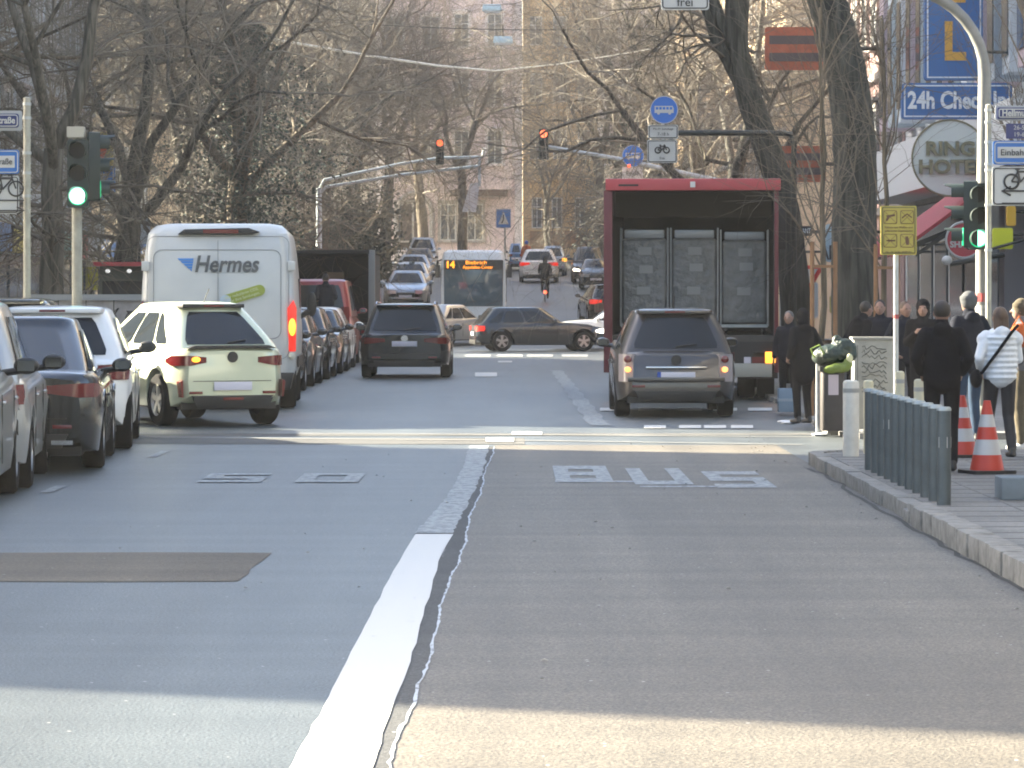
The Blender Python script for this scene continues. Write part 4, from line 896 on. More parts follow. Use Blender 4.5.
# shop boards behind the left signal
r_, hw, hh = board('billboard', 'yellow and red hanging board behind the left green signal', 'sign', 88, 113, 132, 166, 96, YEL)
MB().ell((.0, -.02, hh * .5), (hw * .5, .02, hh * .3)).build('red_mark', mat('board_red', (.5, .08, .02), .5), r_)
for (z) in (hh,): MB().tube([(-hw - 1.2, .06, hh + .1), (hw, .06, hh + .1)], .04, 6).build('bracket', DARKM, r_)
r_, hw, hh = board('shop_board', 'blue board with white lines under the yellow hanging board', 'sign', 78, 115, 166, 200, 96.4, SBL, edge=SW)
for k in range(3): MB().box(-hw * .7, hw * (.6 - .2 * k), -.008, 0, hh * (.7 - .2 * k), hh * (.78 - .2 * k)).build('text_bar', SW, r_)
MB().tube([(-hw - 1.2, .06, hh * .5), (-hw, .06, hh * .5)], .04, 6).build('bracket', DARKM, r_)
for (x0, x1, y0, y1, c, lab) in ((34, 62, 212, 232, (.4, .42, .4), 'pale shop awning board right of the left street-sign post'), (94, 104, 215, 245, (.5, .52, .5), 'white upright board behind the left signal pole'),
                              (128, 150, 218, 244, (.42, .48, .52), 'pale board directly left of the delivery van roof'), (85, 98, 267, 290, (.5, .46, .02), 'yellow-green upright panel beside the left signal pole')):
    r_, hw, hh = board('shop_board', lab, 'sign', x0, x1, y0, y1, 97.5, mat('board_%d' % x0, c, .6)); MB().tube([(0, .06, 0), (0, .06, -pz(y1, 97.5))], .05, 6).build('post', DARKM, r_)
lt = thing('shop_light', 'small lit yellow lamp under the left shop roof', 'lamp', pt(40, 240, 90)); MB().ell((0, 0, 0), (.09, .09, .03)).build('lens', mat('yellow_lamp_lit', (.9, .8, .1), .4, emit=(1, .85, .15), es=4), lt); MB().box(-.15, .15, -.1, .1, .04, .1).build('housing', DARKM, lt)
# kiosk with red edge and small round lamps, left of the delivery van
kx0, kx1, KY = px(98, 70), px(152, 70), 70.
ks = thing('kiosk', 'dark kiosk with red roof edge and small round lamps left of the van', 'kiosk', ((kx0 + kx1) / 2, KY, 0)); kw = (kx1 - kx0) / 2
MB().box(-kw, kw, .3, 2.2, 0, 2.3).build('wall', mat('kiosk_wall', (.06, .075, .06), .8), ks); MB().box(-kw - .1, kw + .1, 0, 2.3, 2.3, 2.38).build('roof_edge', mat('kiosk_red', (.4, .04, .05), .5), ks)
for k in range(3): MB().ell((-kw * .7 + k * kw * .8, .28, 2.2), (.05, .03, .04)).build('lamp', mat('kiosk_lamp', (.8, .8, .8), .3, emit=(1, 1, 1), es=.8), ks)
MB().box(-kw * .9, kw * .9, .26, .3, 1.2, 2.0).build('hatch', GLASS, ks)
# low hoarding with stickers behind the parked cars on the left
Y = 58; hx0, hx1 = px(31, Y), px(142, Y); zt2 = pz(298, Y)
hd = thing('hoarding', 'low pale hoarding with graffiti behind the parked cars on the left', 'hoarding', ((hx0 + hx1) / 2, Y, .1)); q = (hx1 - hx0) / 2
for k in range(4): MB().box(-q + k * q / 2, -q + (k + 1) * q / 2 - .02, 0, .05, 0, zt2 - .14).build('panel', mat('hoarding_panel', (.33, .31, .29), .8, var=.3, scale=3), hd)
MB().box(-q, q, -.05, .15, zt2 - .14, zt2 - .04).build('top_rail', mat('rail_grey', (.28, .29, .28), .7), hd)
MB().lathe([(.1, -.01), (.16, -.01), (.16, .0), (.1, .0)], 20, 'y', (-q + .28, 0, zt2 - .34)).build('red_ring', SRD, hd)
b = MB(); r4 = random.Random(4)
for k in range(9):
    x = -q + .6 + k * .2; b.tube([(x + r4.uniform(-.08, .08), -.008, zt2 - .25 - r4.uniform(0, .35)) for _ in range(5)], .012, 4)
b.build('graffiti', SBK, hd)

# end of the street, seen square on
def front_building(name, label, x0, x1, Y, h, wall, trim, cols, floors, zg, win=(1.2, 2.0), ground=True, first=4.4, fh=3.7):
    t = thing(name, label, 'building', ((x0 + x1) / 2, Y, zg)); q = (x1 - x0) / 2
    MB().box(-q, q, 0, 12, -4, h).build('wall', wall, t, smooth=False)
    MB().prism([(-.4, h), (12.4, h), (9, h + 3.5), (3, h + 3.5)], 'x', -q - .2, q + .2).build('roof', mat('slate_roof', (.07, .07, .08), .8), t, smooth=False)
    c = MB(); c.box(-q, q, -.16, 0, first - .7, first - .45).box(-q, q, -.4, 0, h - .35, h)
    for f in range(1, floors): c.box(-q, q, -.1, 0, first + f * fh - .6, first + f * fh - .42)
    for s_ in (-1, 1): c.box(s_ * q - .45 if s_ > 0 else -q, q if s_ > 0 else -q + .45, -.08, 0, .0, h - .36)
    c.box(-q, q, -.12, 0, -1, .8); c.build('cornice', trim, t, smooth=False)
    for k in range(cols):
        x = -q + (k + .5) * 2 * q / cols
        for f in range(floors):
            if f * fh + first + 2.2 < h: put_window(t, (x, 0, first + f * fh), 0, win[0], win[1], trim)
    return t, q
pb, q = front_building('corner_building', 'tall pale pink corner house with arched doorway behind the bus', px(376, 222), px(522, 222), 222, 24, PINK, mat('pale_stone', (.7, .64, .62), .85, var=.1), 4, 5, 4.0, first=6.2)
for k, xx in enumerate((448, 475)):
    put_window(pb, (px(xx, 222) - px(449, 222), 0, 1.4), 0, 1.0, 2.3, STONE)
put_window(pb, (px(445, 222) - px(449, 222) - 2.6, 0, 1.4), 0, 1.0, 2.3, STONE)
ar = MB(); dx_ = px(414, 222) - px(449, 222)
P = [(dx_ - .85, 0), (dx_ + .85, 0), (dx_ + .85, 3.0)] + [(dx_ + .85 * math.cos(R(a)), 3.0 + 1.1 * math.sin(R(a))) for a in range(15, 180, 15)] + [(dx_ - .85, 3.0)]
ar.prism(P, 'y', -.06, .02); o = ar.build('arched_door', mat('door_wood', (.05, .035, .03), .7), pb)
P2 = [(dx_ + 1.15 * math.cos(R(a)), 3.0 + 1.4 * math.sin(R(a))) for a in range(0, 181, 12)]; MB().tube([(dx_ + 1.1, -.1, 0)] + [(x, -.1, z) for x, z in P2] + [(dx_ - 1.1, -.1, 0)], .16, 8).build('door_surround', STONE, o)
bx_ = MB(); cx2 = px(487, 222) - px(449, 222)   # bay with dark underside
bx_.prism([(cx2 - 2.6, 4.6), (cx2 + 1.6, 4.6), (cx2 + 1.6, 20), (cx2 - 2.6, 20)], 'y', -1.1, -.001).build('bay', PINK, pb, smooth=False)
for f in range(4):
    for k in (-1.6, .5): put_window(pb, (cx2 + k, -1.1, 6.2 + f * 3.7), 0, .95, 2.1, MATS['pale_stone'])
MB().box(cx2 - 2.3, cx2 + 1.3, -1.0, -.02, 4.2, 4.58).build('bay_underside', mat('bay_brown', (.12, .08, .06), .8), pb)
tb, q = front_building('corner_building', 'tan yellow house with pointed gable trim between two pink houses', px(523, 228), px(597, 228), 228, 24, TAN, mat('tan_stone', (.55, .4, .22), .85, var=.2), 3, 5, 4.2, first=6.6, win=(.9, 1.9))
for k in (-1.5, -.2, 1.3): put_window(tb, (k, 0, 2.1), 0, .7, 2.0, MATS['tan_stone'])
MB().box(-q + .1, q - .1, -.5, 0, 5.2, 5.6).build('balcony', MATS['tan_stone'], tb, smooth=False); MB().box(-q + .2, q - .2, -.48, -.4, 5.61, 6.4).build('balcony_rail', MATS['tan_stone'], tb, smooth=False)
MB().box(-q, q, -.06, 0, .81, 1.9).build('brick_base', mat('brick_brown', (.26, .15, .08), .9, var=.25, scale=8), tb)
front_building('corner_building', 'second pale pink house right of the tan house', px(598, 226), px(668, 226), 226, 24, PINK, MATS['pale_stone'], 3, 5, 4.2, first=6.2)
front_building('corner_building', 'grey house at the right end of the far row behind trees', px(669, 226), px(830, 226), 226, 22, GREYR, STONE, 5, 4, 4.2, first=6.2)
front_building('corner_building', 'cream house at the left end of the far row behind trees', px(180, 224), px(375, 224), 224, 22, CREAM, STONE, 5, 4, 4.2, first=6.2)

# right side of the street
RX = 9.35
hotel = side_building('hotel_building', 'white and pale blue hotel front on the right behind its signs', RX, 1, 50.5, 84, 20, mat('hotel_white', (.5, .52, .53), .8, var=.08), 4, wy0=200, depth=12)
b = MB(); b2 = MB(); b3 = MB()
for k in range(17):
    y = 1.0 + k * 1.9
    for z0, z1 in ((5.6, 19.3),):
        MB().box(-.75, 0, y, y + .9, z0, z1).build('bay', [PALE, mat('hotel_lilac', (.4, .33, .37), .8), mat('hotel_bluewhite', (.5, .56, .6), .7)][k % 3], hotel, smooth=False)
        for f in range(4): MB().box(-.78, -.76, y + .1, y + .8, 5.9 + f * 3.4, 8.3 + f * 3.4).build('bay_window', PANE, hotel, smooth=False)
MB().box(-1.1, 0, 8, 33, 3.9, 5.0).build('fascia_band', mat('fascia_white', (.58, .6, .6), .7), hotel, smooth=False)
for k in range(9):
    o = MB().box(-.05, -.0, 9 + k * 2.7, 11.1 + k * 2.7, .3, 2.9).build('shop_window', SHOPG, hotel); MB().box(-.09, -.051, 10, 10.08, .3, 2.9).build('mullion', FRM, hotel) if k == 0 else None
MB().box(-.35, 0, 6.2, 8.4, 0, 3.8).build('pillar', mat('pillar_lilac', (.4, .4, .44), .8), hotel); MB().box(-.6, 0, 12.2, 12.9, 0, 3.85).build('pillar', MATS['pillar_lilac'], hotel)
side_building('shop_building', 'red and grey house with shop signs on the right beyond the hotel', RX, 1, 84.3, 101, 18, mat('redgrey_render', (.3, .2, .19), .9, var=.2), 4, wy0=84, zb=0)
side_building('apartment_building', 'house block on the right beyond the far side street', RX, 1, 121, 205, 19, OCHRE, 4, wy0=121, step=3.2)
side_building('apartment_building', 'house front at the right picture edge before the side street', RX + 3, 1, -20, 34.8, 17, GREYR, 4, wy0=100)

# hotel signs
WL = mat('letter_white', (.7, .75, .78), .5); GOLD = mat('letter_gold', (.6, .33, .05), .5); RING = mat('letter_bronze', (.2, .19, .12), .5, .2)
def bracket(r_, z, hw, Y, X):
    MB().tube([(hw * .6, .08, z), (RX - X + .05, .08, z)], .03, 6).build('bracket', DARKM, r_)
Y = 62.; SB2 = mat('hotel_blue', (.03, .13, .36), .45, var=.08, scale=1)
r_, hw, hh = board('hotel_sign', 'tall blue vertical hotel sign with golden letters at the top right', 'sign', 925, 983, -100, 80, Y, SB2, t=.25, edge=WL)
for ch, yc in (('T', -73), ('E', -15.), ('L', 43)): 
    text(ch, .92, GOLD, r_, (.0, -.012, pz(yc, Y) - pz(80, Y)), bold=.035, sx=.85)
bracket(r_, .5, hw, Y, r_.location.x)
r_, hw, hh = board('hotel_sign', 'wide blue sign reading 24h Check In above the round one', 'sign', 902, 1012, 83, 119, Y, SB2, t=.22, edge=WL)
text('24h Check In', .42, WL, r_, (.0, -.012, hh * .5), bold=.014, sx=.77)
bracket(r_, .3, hw, Y, r_.location.x)
cx3, cz3 = px(950, Y), pz(158, Y); rr = 38 * Y / F
r_ = thing('hotel_sign', 'round pale sign with raised letters RING HOTEL', 'sign', (cx3, Y, cz3))
MB().lathe([(.02, 0), (rr * .97, 0), (rr * .97, .2), (.02, .2)], 48, 'y').build('disc', mat('disc_pale', (.62, .66, .63), .6), r_)
b = MB(); b.tube([(rr * math.cos(R(a)), -.01, rr * math.sin(R(a))) for a in range(0, 361, 8)], .018, 6).build('rim', RING, r_)
text('RING', .335, RING, r_, (.0, -.05, .155), bold=.012, ext=.03, sx=1.12); text('HOTEL', .335, RING, r_, (.02, -.05, -.17), bold=.012, ext=.03, sx=1.12)
bracket(r_, 0, rr, Y, cx3)
# awnings
AW = mat('awning_red', (.32, .04, .05), .8, var=.1, scale=3)
for (y0, y1, xo, zi, zo, lab, yel) in ((61, 66.5, 6.95, 4.45, 2.7, 'red fabric awning over the steak house door, nearer of the two', 0), (69, 75, 7.2, 3.7, 2.75, 'second red awning further along the hotel front', 0)):
    t = thing('awning', lab, 'awning', (RX, y0, 0), 0, 'red awnings on the right')
    MB().prism([(0, zi), (xo - RX, zo), (xo - RX, zo - .07), (0, zi - .07)], 'y', 0, y1 - y0).build('fabric', AW, t)
    MB().prism([(0, zi - .34), (xo - RX + .02, zo - .26), (xo - RX + .02, zo - .33), (0, zi - .5)], 'y', .0, .1).build('arm', DARKM, t)
    b = MB(); n = 14
    for k in range(n): b.box(xo - RX - .012, xo - RX + .0, (y1 - y0) * k / n, (y1 - y0) * (k + 1) / n - .02, zo - .26 - .03 * (k % 2), zo - .07)
    b.build('valance', AW, t)
r_ = thing('round_sign', 'round red and white sign lettered STEAK SHACK under the red awning', 'sign', pt(964, 240, 60))
rr = 16 * 60 / F * 1.12
MB().lathe([(.01, 0), (rr, 0), (rr, .08), (.01, .08)], 32, 'y').build('disc', mat('steak_red', (.42, .04, .06), .5), r_); MB().tube([(rr * math.cos(R(a)), -.005, rr * math.sin(R(a))) for a in range(0, 361, 12)], .02, 6).build('rim', SW, r_)
text('STEAK', .15, SW, r_, (0, -.008, .1), bold=.005); text('SHACK', .15, SW, r_, (0, -.008, -.08), bold=.005); MB().tube([(rr * .5, .04, 0), (RX - r_.location.x, .04, 0)], .03, 6).build('bracket', DARKM, r_)
r_ = thing('wall_lamp', 'slim dark outdoor lamp arm with pale head below the steak sign', 'lamp', pt(950, 264, 58)); MB().tube([(0, 0, 0), (.9, 0, .16)], .045, 8).build('arm', DARKM, r_); MB().ell((-.05, 0, .06), (.09, .09, .08)).build('shade', SW, r_)
r_, hw, hh = board('shop_board', 'bright yellow-green board right of the green right signal', 'sign', 993, 1013, 228, 249, 57, mat('board_lime', (.55, .6, .02), .6), edge=None); MB().tube([(-hw - .1, -.03, -.02), (hw + .2, -.03, hh * .45)], .025, 6).build('strut', DARKM, r_); MB().tube([(hw, .06, hh * .7), (RX + .1 - r_.location.x, .06, hh * .7)], .025, 6).build('bracket', DARKM, r_)
r_, hw, hh = board('shop_board', 'small amber board above the yellow-green one', 'sign', 1007, 1016, 206, 226, 57.5, mat('board_amber', (.55, .33, .02), .6)); MB().tube([(hw, .06, hh * .7), (RX + .1 - r_.location.x, .06, hh * .7)], .025, 6).build('bracket', DARKM, r_)
# signs between the lorry and the big tree
r_, hw, hh = board('shop_sign', 'pale blue pharmacy sign lettered AP beside the big tree', 'sign', 826, 876, 224, 262, 80, mat('sign_paleblue', (.38, .5, .56), .5)); text('APOTHEKE', .45, SBK, r_, (.0, -.012, .2), sx=.62, bold=.012); MB().prism([(-.3, .55), (.1, .9), (.45, .55), (.1, .62)], 'y', -.03, -.001).build('red_emblem', SRD, r_); MB().tube([(hw, .06, .4), (RX + .1 - r_.location.x, .06, .4)], .04, 6).build('bracket', DARKM, r_)
r_, hw, hh = board('shop_sign', 'dark fascia with pale lettering right of the lorry roof', 'sign', 783, 812, 226, 236, 84, SBK); text('RESTAURANT', .17, WL, r_, (0, -.012, hh * .5), sx=.6); MB().tube([(hw, .06, .1), (RX + .1 - r_.location.x, .06, .1)], .04, 6).build('bracket', DARKM, r_)
r_, hw, hh = board('shop_sign', 'small orange sign right of the lorry box', 'sign', 787, 800, 244, 256, 82, mat('sign_orange', (.6, .25, .03), .5)); MB().tube([(hw, .06, .1), (RX + .1 - r_.location.x, .06, .1)], .03, 6).build('bracket', DARKM, r_)
r_, hw, hh = board('shop_sign', 'small white plate with dark mark under the orange sign', 'sign', 786, 797, 274, 287, 82, SW); MB().box(-.06, .06, -.01, 0, .12, .2).build('mark', SBK, r_); MB().tube([(0, .06, 0), (0, .06, -r_.location.z)], .03, 6).build('post', STEEL, r_)
r_, hw, hh = board('upright_sign', 'tall white shop panel beyond the give way sign', 'panel', 790, 818, 282, 318, 83.5, SW); MB().tube([(0, .06, 0), (0, .06, -r_.location.z)], .05, 6).build('post', STEEL, r_); MB().box(-hw * .6, hw * .2, -.008, 0, hh * .6, hh * .75).build('text_bar', mat('pale_grey_ink', (.3, .32, .34), .6), r_)
r_, hw, hh = board('shop_sign', 'yellow poster between the young tree stakes', 'sign', 830, 840, 296, 313, 62, YEL); MB().tube([(0, .06, 0), (0, .06, -r_.location.z)], .03, 6).build('post', STEEL, r_); MB().box(-.06, .06, -.01, 0, .05, .2).build('mark', SBK, r_)
# orange lattice boards above (two stacked scaffold banners)
for (x0, x1, y0, y1, lab) in ((765, 823, 27, 70, 'upper rust-orange banner hanging behind the two large trees'), (775, 826, 146, 182, 'lower rust-orange banner above the lorry corner')):
    r_, hw, hh = board('banner', lab, 'banner', x0, x1, y0, y1, 86, mat('banner_rust', (.3, .08, .04), .7, var=.25, scale=3)); 
    for k in range(2): MB().box(-hw * .85, hw * .85, -.01, 0, hh * (.2 + .4 * k), hh * (.4 + .4 * k)).build('dark_panel', mat('banner_dark', (.07, .05, .05), .6), r_)
    MB().tube([(hw, .06, hh * .5), (RX + .1 - r_.location.x, .06, hh * .5)], .05, 6).build('bracket', DARKM, r_)

# ================================================================ TREES
BARK = bark_mat('bark_grey', (.035, .034, .027), (.12, .11, .088)); BARKD = bark_mat('bark_dark', (.014, .016, .014), (.062, .062, .052)); BARK2 = bark_mat('bark_brown', (.05, .042, .03), (.14, .115, .082)); TWIG = mat('twig_brown', (.12, .102, .078), .9, var=.3, scale=.6); TWIGP = mat('twig_pale', (.2, .178, .14), .9, var=.3, scale=.6)
IVY = mat('ivy_leaves', (.022, .045, .034), .7, var=.4, scale=1.5)
def grow(tb, lb, wb, r, p, d, ln, rad, dep, maxd, up=.1, spread=.6, droop=0., seg=4, lean=None):
    pts = [p.copy()]; rs = [rad]; q = p.copy(); dd = d.copy()
    for i in range(seg):
        wob = .22 if dep > 1 else .12
        dd = (dd + Vector((r.gauss(0, wob), r.gauss(0, wob), r.gauss(0, wob * .7) + up * .25 - droop * (.1 if dep > 2 else 0)))).normalized()
        q = q + dd * (ln / seg); pts.append(q.copy()); rs.append(rad * (1 - .42 * (i + 1) / seg))
    (lb if dep <= 2 else wb).tube(pts, rs, 7 if dep <= 1 else 5 if dep == 2 else 3, cap=dep <= 1)
    if dep >= maxd: return
    n = r.choice([3, 3, 4]) if dep < 3 else r.choice([3, 4, 5])
    if dep >= 2: n += 1
    for k in range(n):
        i = seg if k == 0 else r.randint(max(1, seg // 2 - (1 if dep > 1 else 0)), seg)
        a = r.uniform(.25, .55) if k == 0 else r.uniform(.45, 1.05) * (1 + spread * .3)
        ax = dd.cross(Vector((r.gauss(0, 1), r.gauss(0, 1), r.gauss(0, 1)))).normalized()
        nd = (Matrix.Rotation(a, 3, ax) @ dd).normalized()
        grow(tb, lb, wb, r, pts[i], nd, ln * r.uniform(.62, .86), rs[i] * (.78 if k == 0 else .58), dep + 1, maxd, up, spread, droop, 4 if dep < 3 else 3)
def make_tree(name, label, seed, h0=3.8, rad=.28, maxd=6, limb=3.6, nl=4, group='bare street trees', bark=None, twig=None, ivy=None, lean=(0, 0), spread=.9, low=0):
    r = random.Random(seed); t = thing(name, label, 'tree', (0, 0, 0), 0, group)
    tb, lb, wb = MB(), MB(), MB(); p = Vector((0, 0, -.2)); pts = [p.copy()]; rs = [rad * 1.25]
    for i in range(6):
        p = p + Vector((lean[0] / 6 + r.gauss(0, .05), lean[1] / 6 + r.gauss(0, .05), (h0 + .2) / 6)); pts.append(p.copy()); rs.append(rad * (1.0 - .05 * i))
    tb.tube(pts, rs, 14)
    for k in range(nl):
        a = 2 * PI * k / nl + r.uniform(-.5, .5); e = r.uniform(.55, 1.2)
        d = Vector((math.cos(a) * math.cos(e), math.sin(a) * math.cos(e), math.sin(e)))
        if k == 0: d = Vector((r.uniform(-.2, .2), r.uniform(-.2, .2), 1)).normalized()
        grow(tb, lb, wb, r, pts[-1] - Vector((0, 0, .15 * k)), d, limb * r.uniform(.9, 1.2), rs[-1] * (.8 if k == 0 else .6), 1, maxd, .12, spread, .3)
    for k in range(low):
        a = r.uniform(0, 2 * PI); z = r.uniform(.55, .95) * h0; grow(tb, lb, wb, r, Vector((lean[0] * z / h0, lean[1] * z / h0, z)), Vector((math.cos(a), math.sin(a), .25)).normalized(), 1.8, rad * .22, 3, maxd, .0, spread, .6)
    tb.build('trunk', bark or BARK, t, fix=False, sharp=180); lb.build('limbs', bark or BARK, t, fix=False, sharp=180); o = wb.build('twigs', twig or TWIG, t, fix=False, sharp=180)
    if ivy:
        b = MB(); 
        for k in range(ivy[0]):
            z = r.uniform(ivy[1], ivy[2]); e = ivy[3] * (math.sin(PI * (z - ivy[1]) / (ivy[2] - ivy[1])) ** .6) * (1 + .3 * math.sin(z * 3.1)); a = r.uniform(0, 2 * PI); rr_ = rad * .9 + e * r.random() ** 1.5
            c = Vector((rr_ * math.cos(a) + lean[0] * z / h0 * .8, rr_ * math.sin(a), z)); u = Vector((r.gauss(0, 1), r.gauss(0, 1), r.gauss(0, 1))).normalized(); v = u.orthogonal().normalized(); s_ = r.uniform(.025, .055)
            b.add([c - u * s_, c + v * s_ * .8, c + u * s_, c - v * s_ * .8], [(0, 1, 2, 3)])
        b.build('ivy', IVY, t, fix=False, smooth=False)
    return t
def place(t, x, Y, rz=0, s=1., zb=None, label=None):
    t.location = (x, Y, gz(Y) + (.1 if zb is None else zb)); t.rotation_euler = (0, 0, rz); t.scale = (s, s, s)
    if label: t['label'] = label
    return t
A = make_tree('bare_tree', 'thick dark tree trunk just right of the left street-sign post', 21, h0=4.2, rad=.24, low=5, twig=TWIG)
B = make_tree('bare_tree', 'x', 35, h0=3.6, rad=.3, low=6, nl=5, twig=TWIGP)
C_ = make_tree('bare_tree', 'x', 52, h0=5.0, rad=.26, low=5, nl=4, bark=BARK2, twig=TWIGP, lean=(.4, 0))
D_ = make_tree('bare_tree', 'x', 77, h0=4.4, rad=.3, nl=4, low=3, ivy=(15000, 1.5, 8.0, 2.0), bark=BARK2, lean=(-.3, 0))
place(A, px(52, 62), 62, .4, 1.0)
place(B, px(128, 80), 80, 1.2, 1.05, label='bare street tree behind the left green signal, beside the kiosk')
place(D_, px(238, 98), 98, 2.0, 1.15, label='ivy-covered tree rising behind the delivery van')
E_ = make_tree('bare_tree', 'x', 91, h0=4.6, rad=.24, maxd=6, low=3, nl=4, twig=TWIGP)
place(C_, px(344, 168), 168, .3, 1.35, label='tall bare tree between the dark lorry and the hillside cars')
for (src, x, Y, rz, s, lab) in ((C_, -30, 72, 2., 1.0, 'bare tree whose trunk is cut by the left picture edge'), (B, 182, 112, 2.4, 1.2, 'bare tree behind the left half of the delivery van'), (A, 290, 126, 3.3, 1.3, 'bare tree over the right side of the delivery van'), (A, 10, 96, 3.3, 1.2, 'bare tree far behind the left street signs'), (C_, 90, 120, 4.0, 1.3, 'bare tree far behind the left green signal lamp'),
                                (D_, 318, 140, 4.1, 1.1, 'dark ivy-covered tree left of the hillside cars'), (E_, 385, 196, 1.1, 1.4, 'bare tree at the left kerb near the top of the hill'), (B, 730, 92, .7, 1.05, 'bare tree directly behind the open lorry on the right'), (C_, 690, 112, 5.2, 1.15, 'bare tree behind the upper left corner of the open lorry'),
                                (D_, 652, 136, 1.4, 1.1, 'ivy-covered tree beneath the round blue bus signs'), (A, 628, 158, 2.2, 1.3, 'bare tree left of the open lorry, farther up the hill'), (E_, 604, 190, 4.4, 1.3, 'bare tree in front of the second pink house'), (E_, 548, 214, 3.1, .85, 'small pale bare tree in front of the tan house'),
                                (C_, 425, 212, 2.6, 1.35, 'bare tree standing before the arched doorway of the pink house'), (A, 655, 118, 4.0, 1.35, 'spreading bare tree whose branches reach over the right red signal'), (E_, 462, 200, 5.6, 1.25, 'bare tree with a thick trunk standing behind the bus')):
    o = src if (src is E_ and x == 385) else copy_tree(src); place(o, px(x, Y), Y, rz, s, label=lab)
# hedge-like evergreen left of the hillside cars
def bush(name, label, x, Y, rx, ry, rz_, n, m, seed=1, zb=None):
    r = random.Random(seed); t = thing(name, label, 'bush', (x, Y, gz(Y) if zb is None else zb)); b = MB()
    cl = [(r.gauss(0, rx * .45), r.gauss(0, ry * .45), r.uniform(.1, 1) * rz_ * 1.2) for _ in range(22)]
    for k in range(n):
        c0 = r.choice(cl); q = r.uniform(.3, .55) * min(rx, rz_)
        c = Vector((c0[0] + r.gauss(0, q * .6), c0[1] + r.gauss(0, q * .6), max(.05, c0[2] + r.gauss(0, q * .6)))); u = Vector((r.gauss(0, 1), r.gauss(0, 1), r.gauss(0, 1))).normalized(); v = u.orthogonal().normalized(); s_ = r.uniform(.06, .14)
        b.add([c - u * s_, c + v * s_ * .7, c + u * s_, c - v * s_ * .7], [(0, 1, 2, 3)])
    b.build('foliage', m, t, fix=False, smooth=False); b = MB()
    for k in range(6): b.tube([(0, 0, 0), (r.gauss(0, rx * .3), r.gauss(0, ry * .3), rz_ * .8)], .04, 5)
    b.build('stems', BARK, t, fix=False); return t
bush('evergreen_bush', 'dark evergreen bush left of the hillside row of cars', px(352, 150), 150, 1.6, 1.6, 3.2, 6000, mat('evergreen', (.013, .024, .016), .7, var=.4, scale=1.5), 3)
bush('evergreen_bush', 'dark green bush against the second pink house', px(613, 205), 205, 2.0, 1.5, 6.0, 4000, MATS['evergreen'], 4)

def path_tree(name, label, pts, rads, limbs, seed, bark, twig, extra=None):
    """near tree with a hand-laid trunk path (world points) and limbs"""
    r = random.Random(seed); base = Vector(pts[0]); t = thing(name, label, 'tree', base, 0, None); P = [Vector(p) - base for p in pts]
    # smooth the path
    out = []; ro = []
    for i in range(len(P) - 1):
        p0 = P[max(0, i - 1)]; p1 = P[i]; p2 = P[i + 1]; p3 = P[min(len(P) - 1, i + 2)]
        for k in range(6):
            u = k / 6; out.append(.5 * ((2 * p1) + (p2 - p0) * u + (2 * p0 - 5 * p1 + 4 * p2 - p3) * u * u + (3 * p1 - p0 - 3 * p2 + p3) * u ** 3)); ro.append(lerp(rads[i], rads[i + 1], u) * (1 + r.gauss(0, .018)))
    out.append(P[-1]); ro.append(rads[-1])
    tb, lb, wb = MB(), MB(), MB(); tb.tube(out, ro, 20)
    for (pp, rr_) in limbs:
        L_ = [Vector(p) - base for p in pp]; lb.tube(L_, [lerp(rr_, rr_ * .5, i / (len(L_) - 1)) for i in range(len(L_))], 9)
        for k in range(4):
            i = r.randint(1, len(L_) - 1); grow(tb, lb, wb, r, L_[i], Vector((r.gauss(0, .6), r.gauss(0, .6), r.uniform(0, 1))).normalized(), 1.5, rr_ * .3, 3, 6, .1, .8, .2, 3)
    grow(tb, lb, wb, r, out[-1], Vector((0, 0, 1)), 3., rads[-1] * .7, 1, 5); grow(tb, lb, wb, r, out[-1], Vector((-.6, .2, .8)), 3., rads[-1] * .5, 1, 5)
    tb.add(lb.v, lb.f); tb.build('trunk', bark, t, fix=False, sharp=180); wb.build('twigs', twig, t, fix=False, sharp=180); return t
Y = 52.
path_tree('large_tree', 'large tree with thick grooved trunk curving upward behind the yellow sign', [(px(858, Y), Y, 0), (px(856, Y), Y, pz(330, Y)), (px(854, Y), Y, pz(240, Y)), (px(855, Y), Y, pz(160, Y)), (px(849, Y), Y, pz(90, Y)), (px(836, Y), Y, pz(30, Y)), (px(822, Y), Y, pz(-15, Y)), (px(800, Y), Y + .5, pz(-120, Y))],
          [.42, .36, .34, .32, .31, .29, .28, .24], [([(px(832, Y), Y, pz(20, Y)), (px(850, Y), Y, pz(-40, Y)), (px(880, Y), Y - .5, pz(-120, Y))], .12)], 5, BARKD, TWIG)
Y = 66.
path_tree('large_tree', 'leaning forked tree rising beside the right wall of the open lorry', [(px(800, Y), Y, 0), (px(797, Y), Y, pz(330, Y)), (px(792, Y), Y, pz(260, Y)), (px(783, Y), Y, pz(200, Y)), (px(768, Y), Y, pz(150, Y)), (px(750, Y), Y, pz(100, Y)), (px(738, Y), Y, pz(50, Y)), (px(738, Y), Y, pz(-20, Y)), (px(745, Y), Y, pz(-120, Y))],
          [.36, .3, .28, .27, .26, .24, .2, .24, .18], [([(px(745, Y), Y, pz(92, Y)), (px(728, Y), Y, pz(60, Y)), (px(716, Y), Y, pz(40, Y)), (px(708, Y), Y, pz(15, Y)), (px(690, Y), Y, pz(-30, Y))], .15), ([(px(740, Y), Y, pz(60, Y)), (px(722, Y), Y, pz(25, Y)), (px(706, Y), Y, pz(-20, Y))], .17)], 9, BARKD, TWIG)
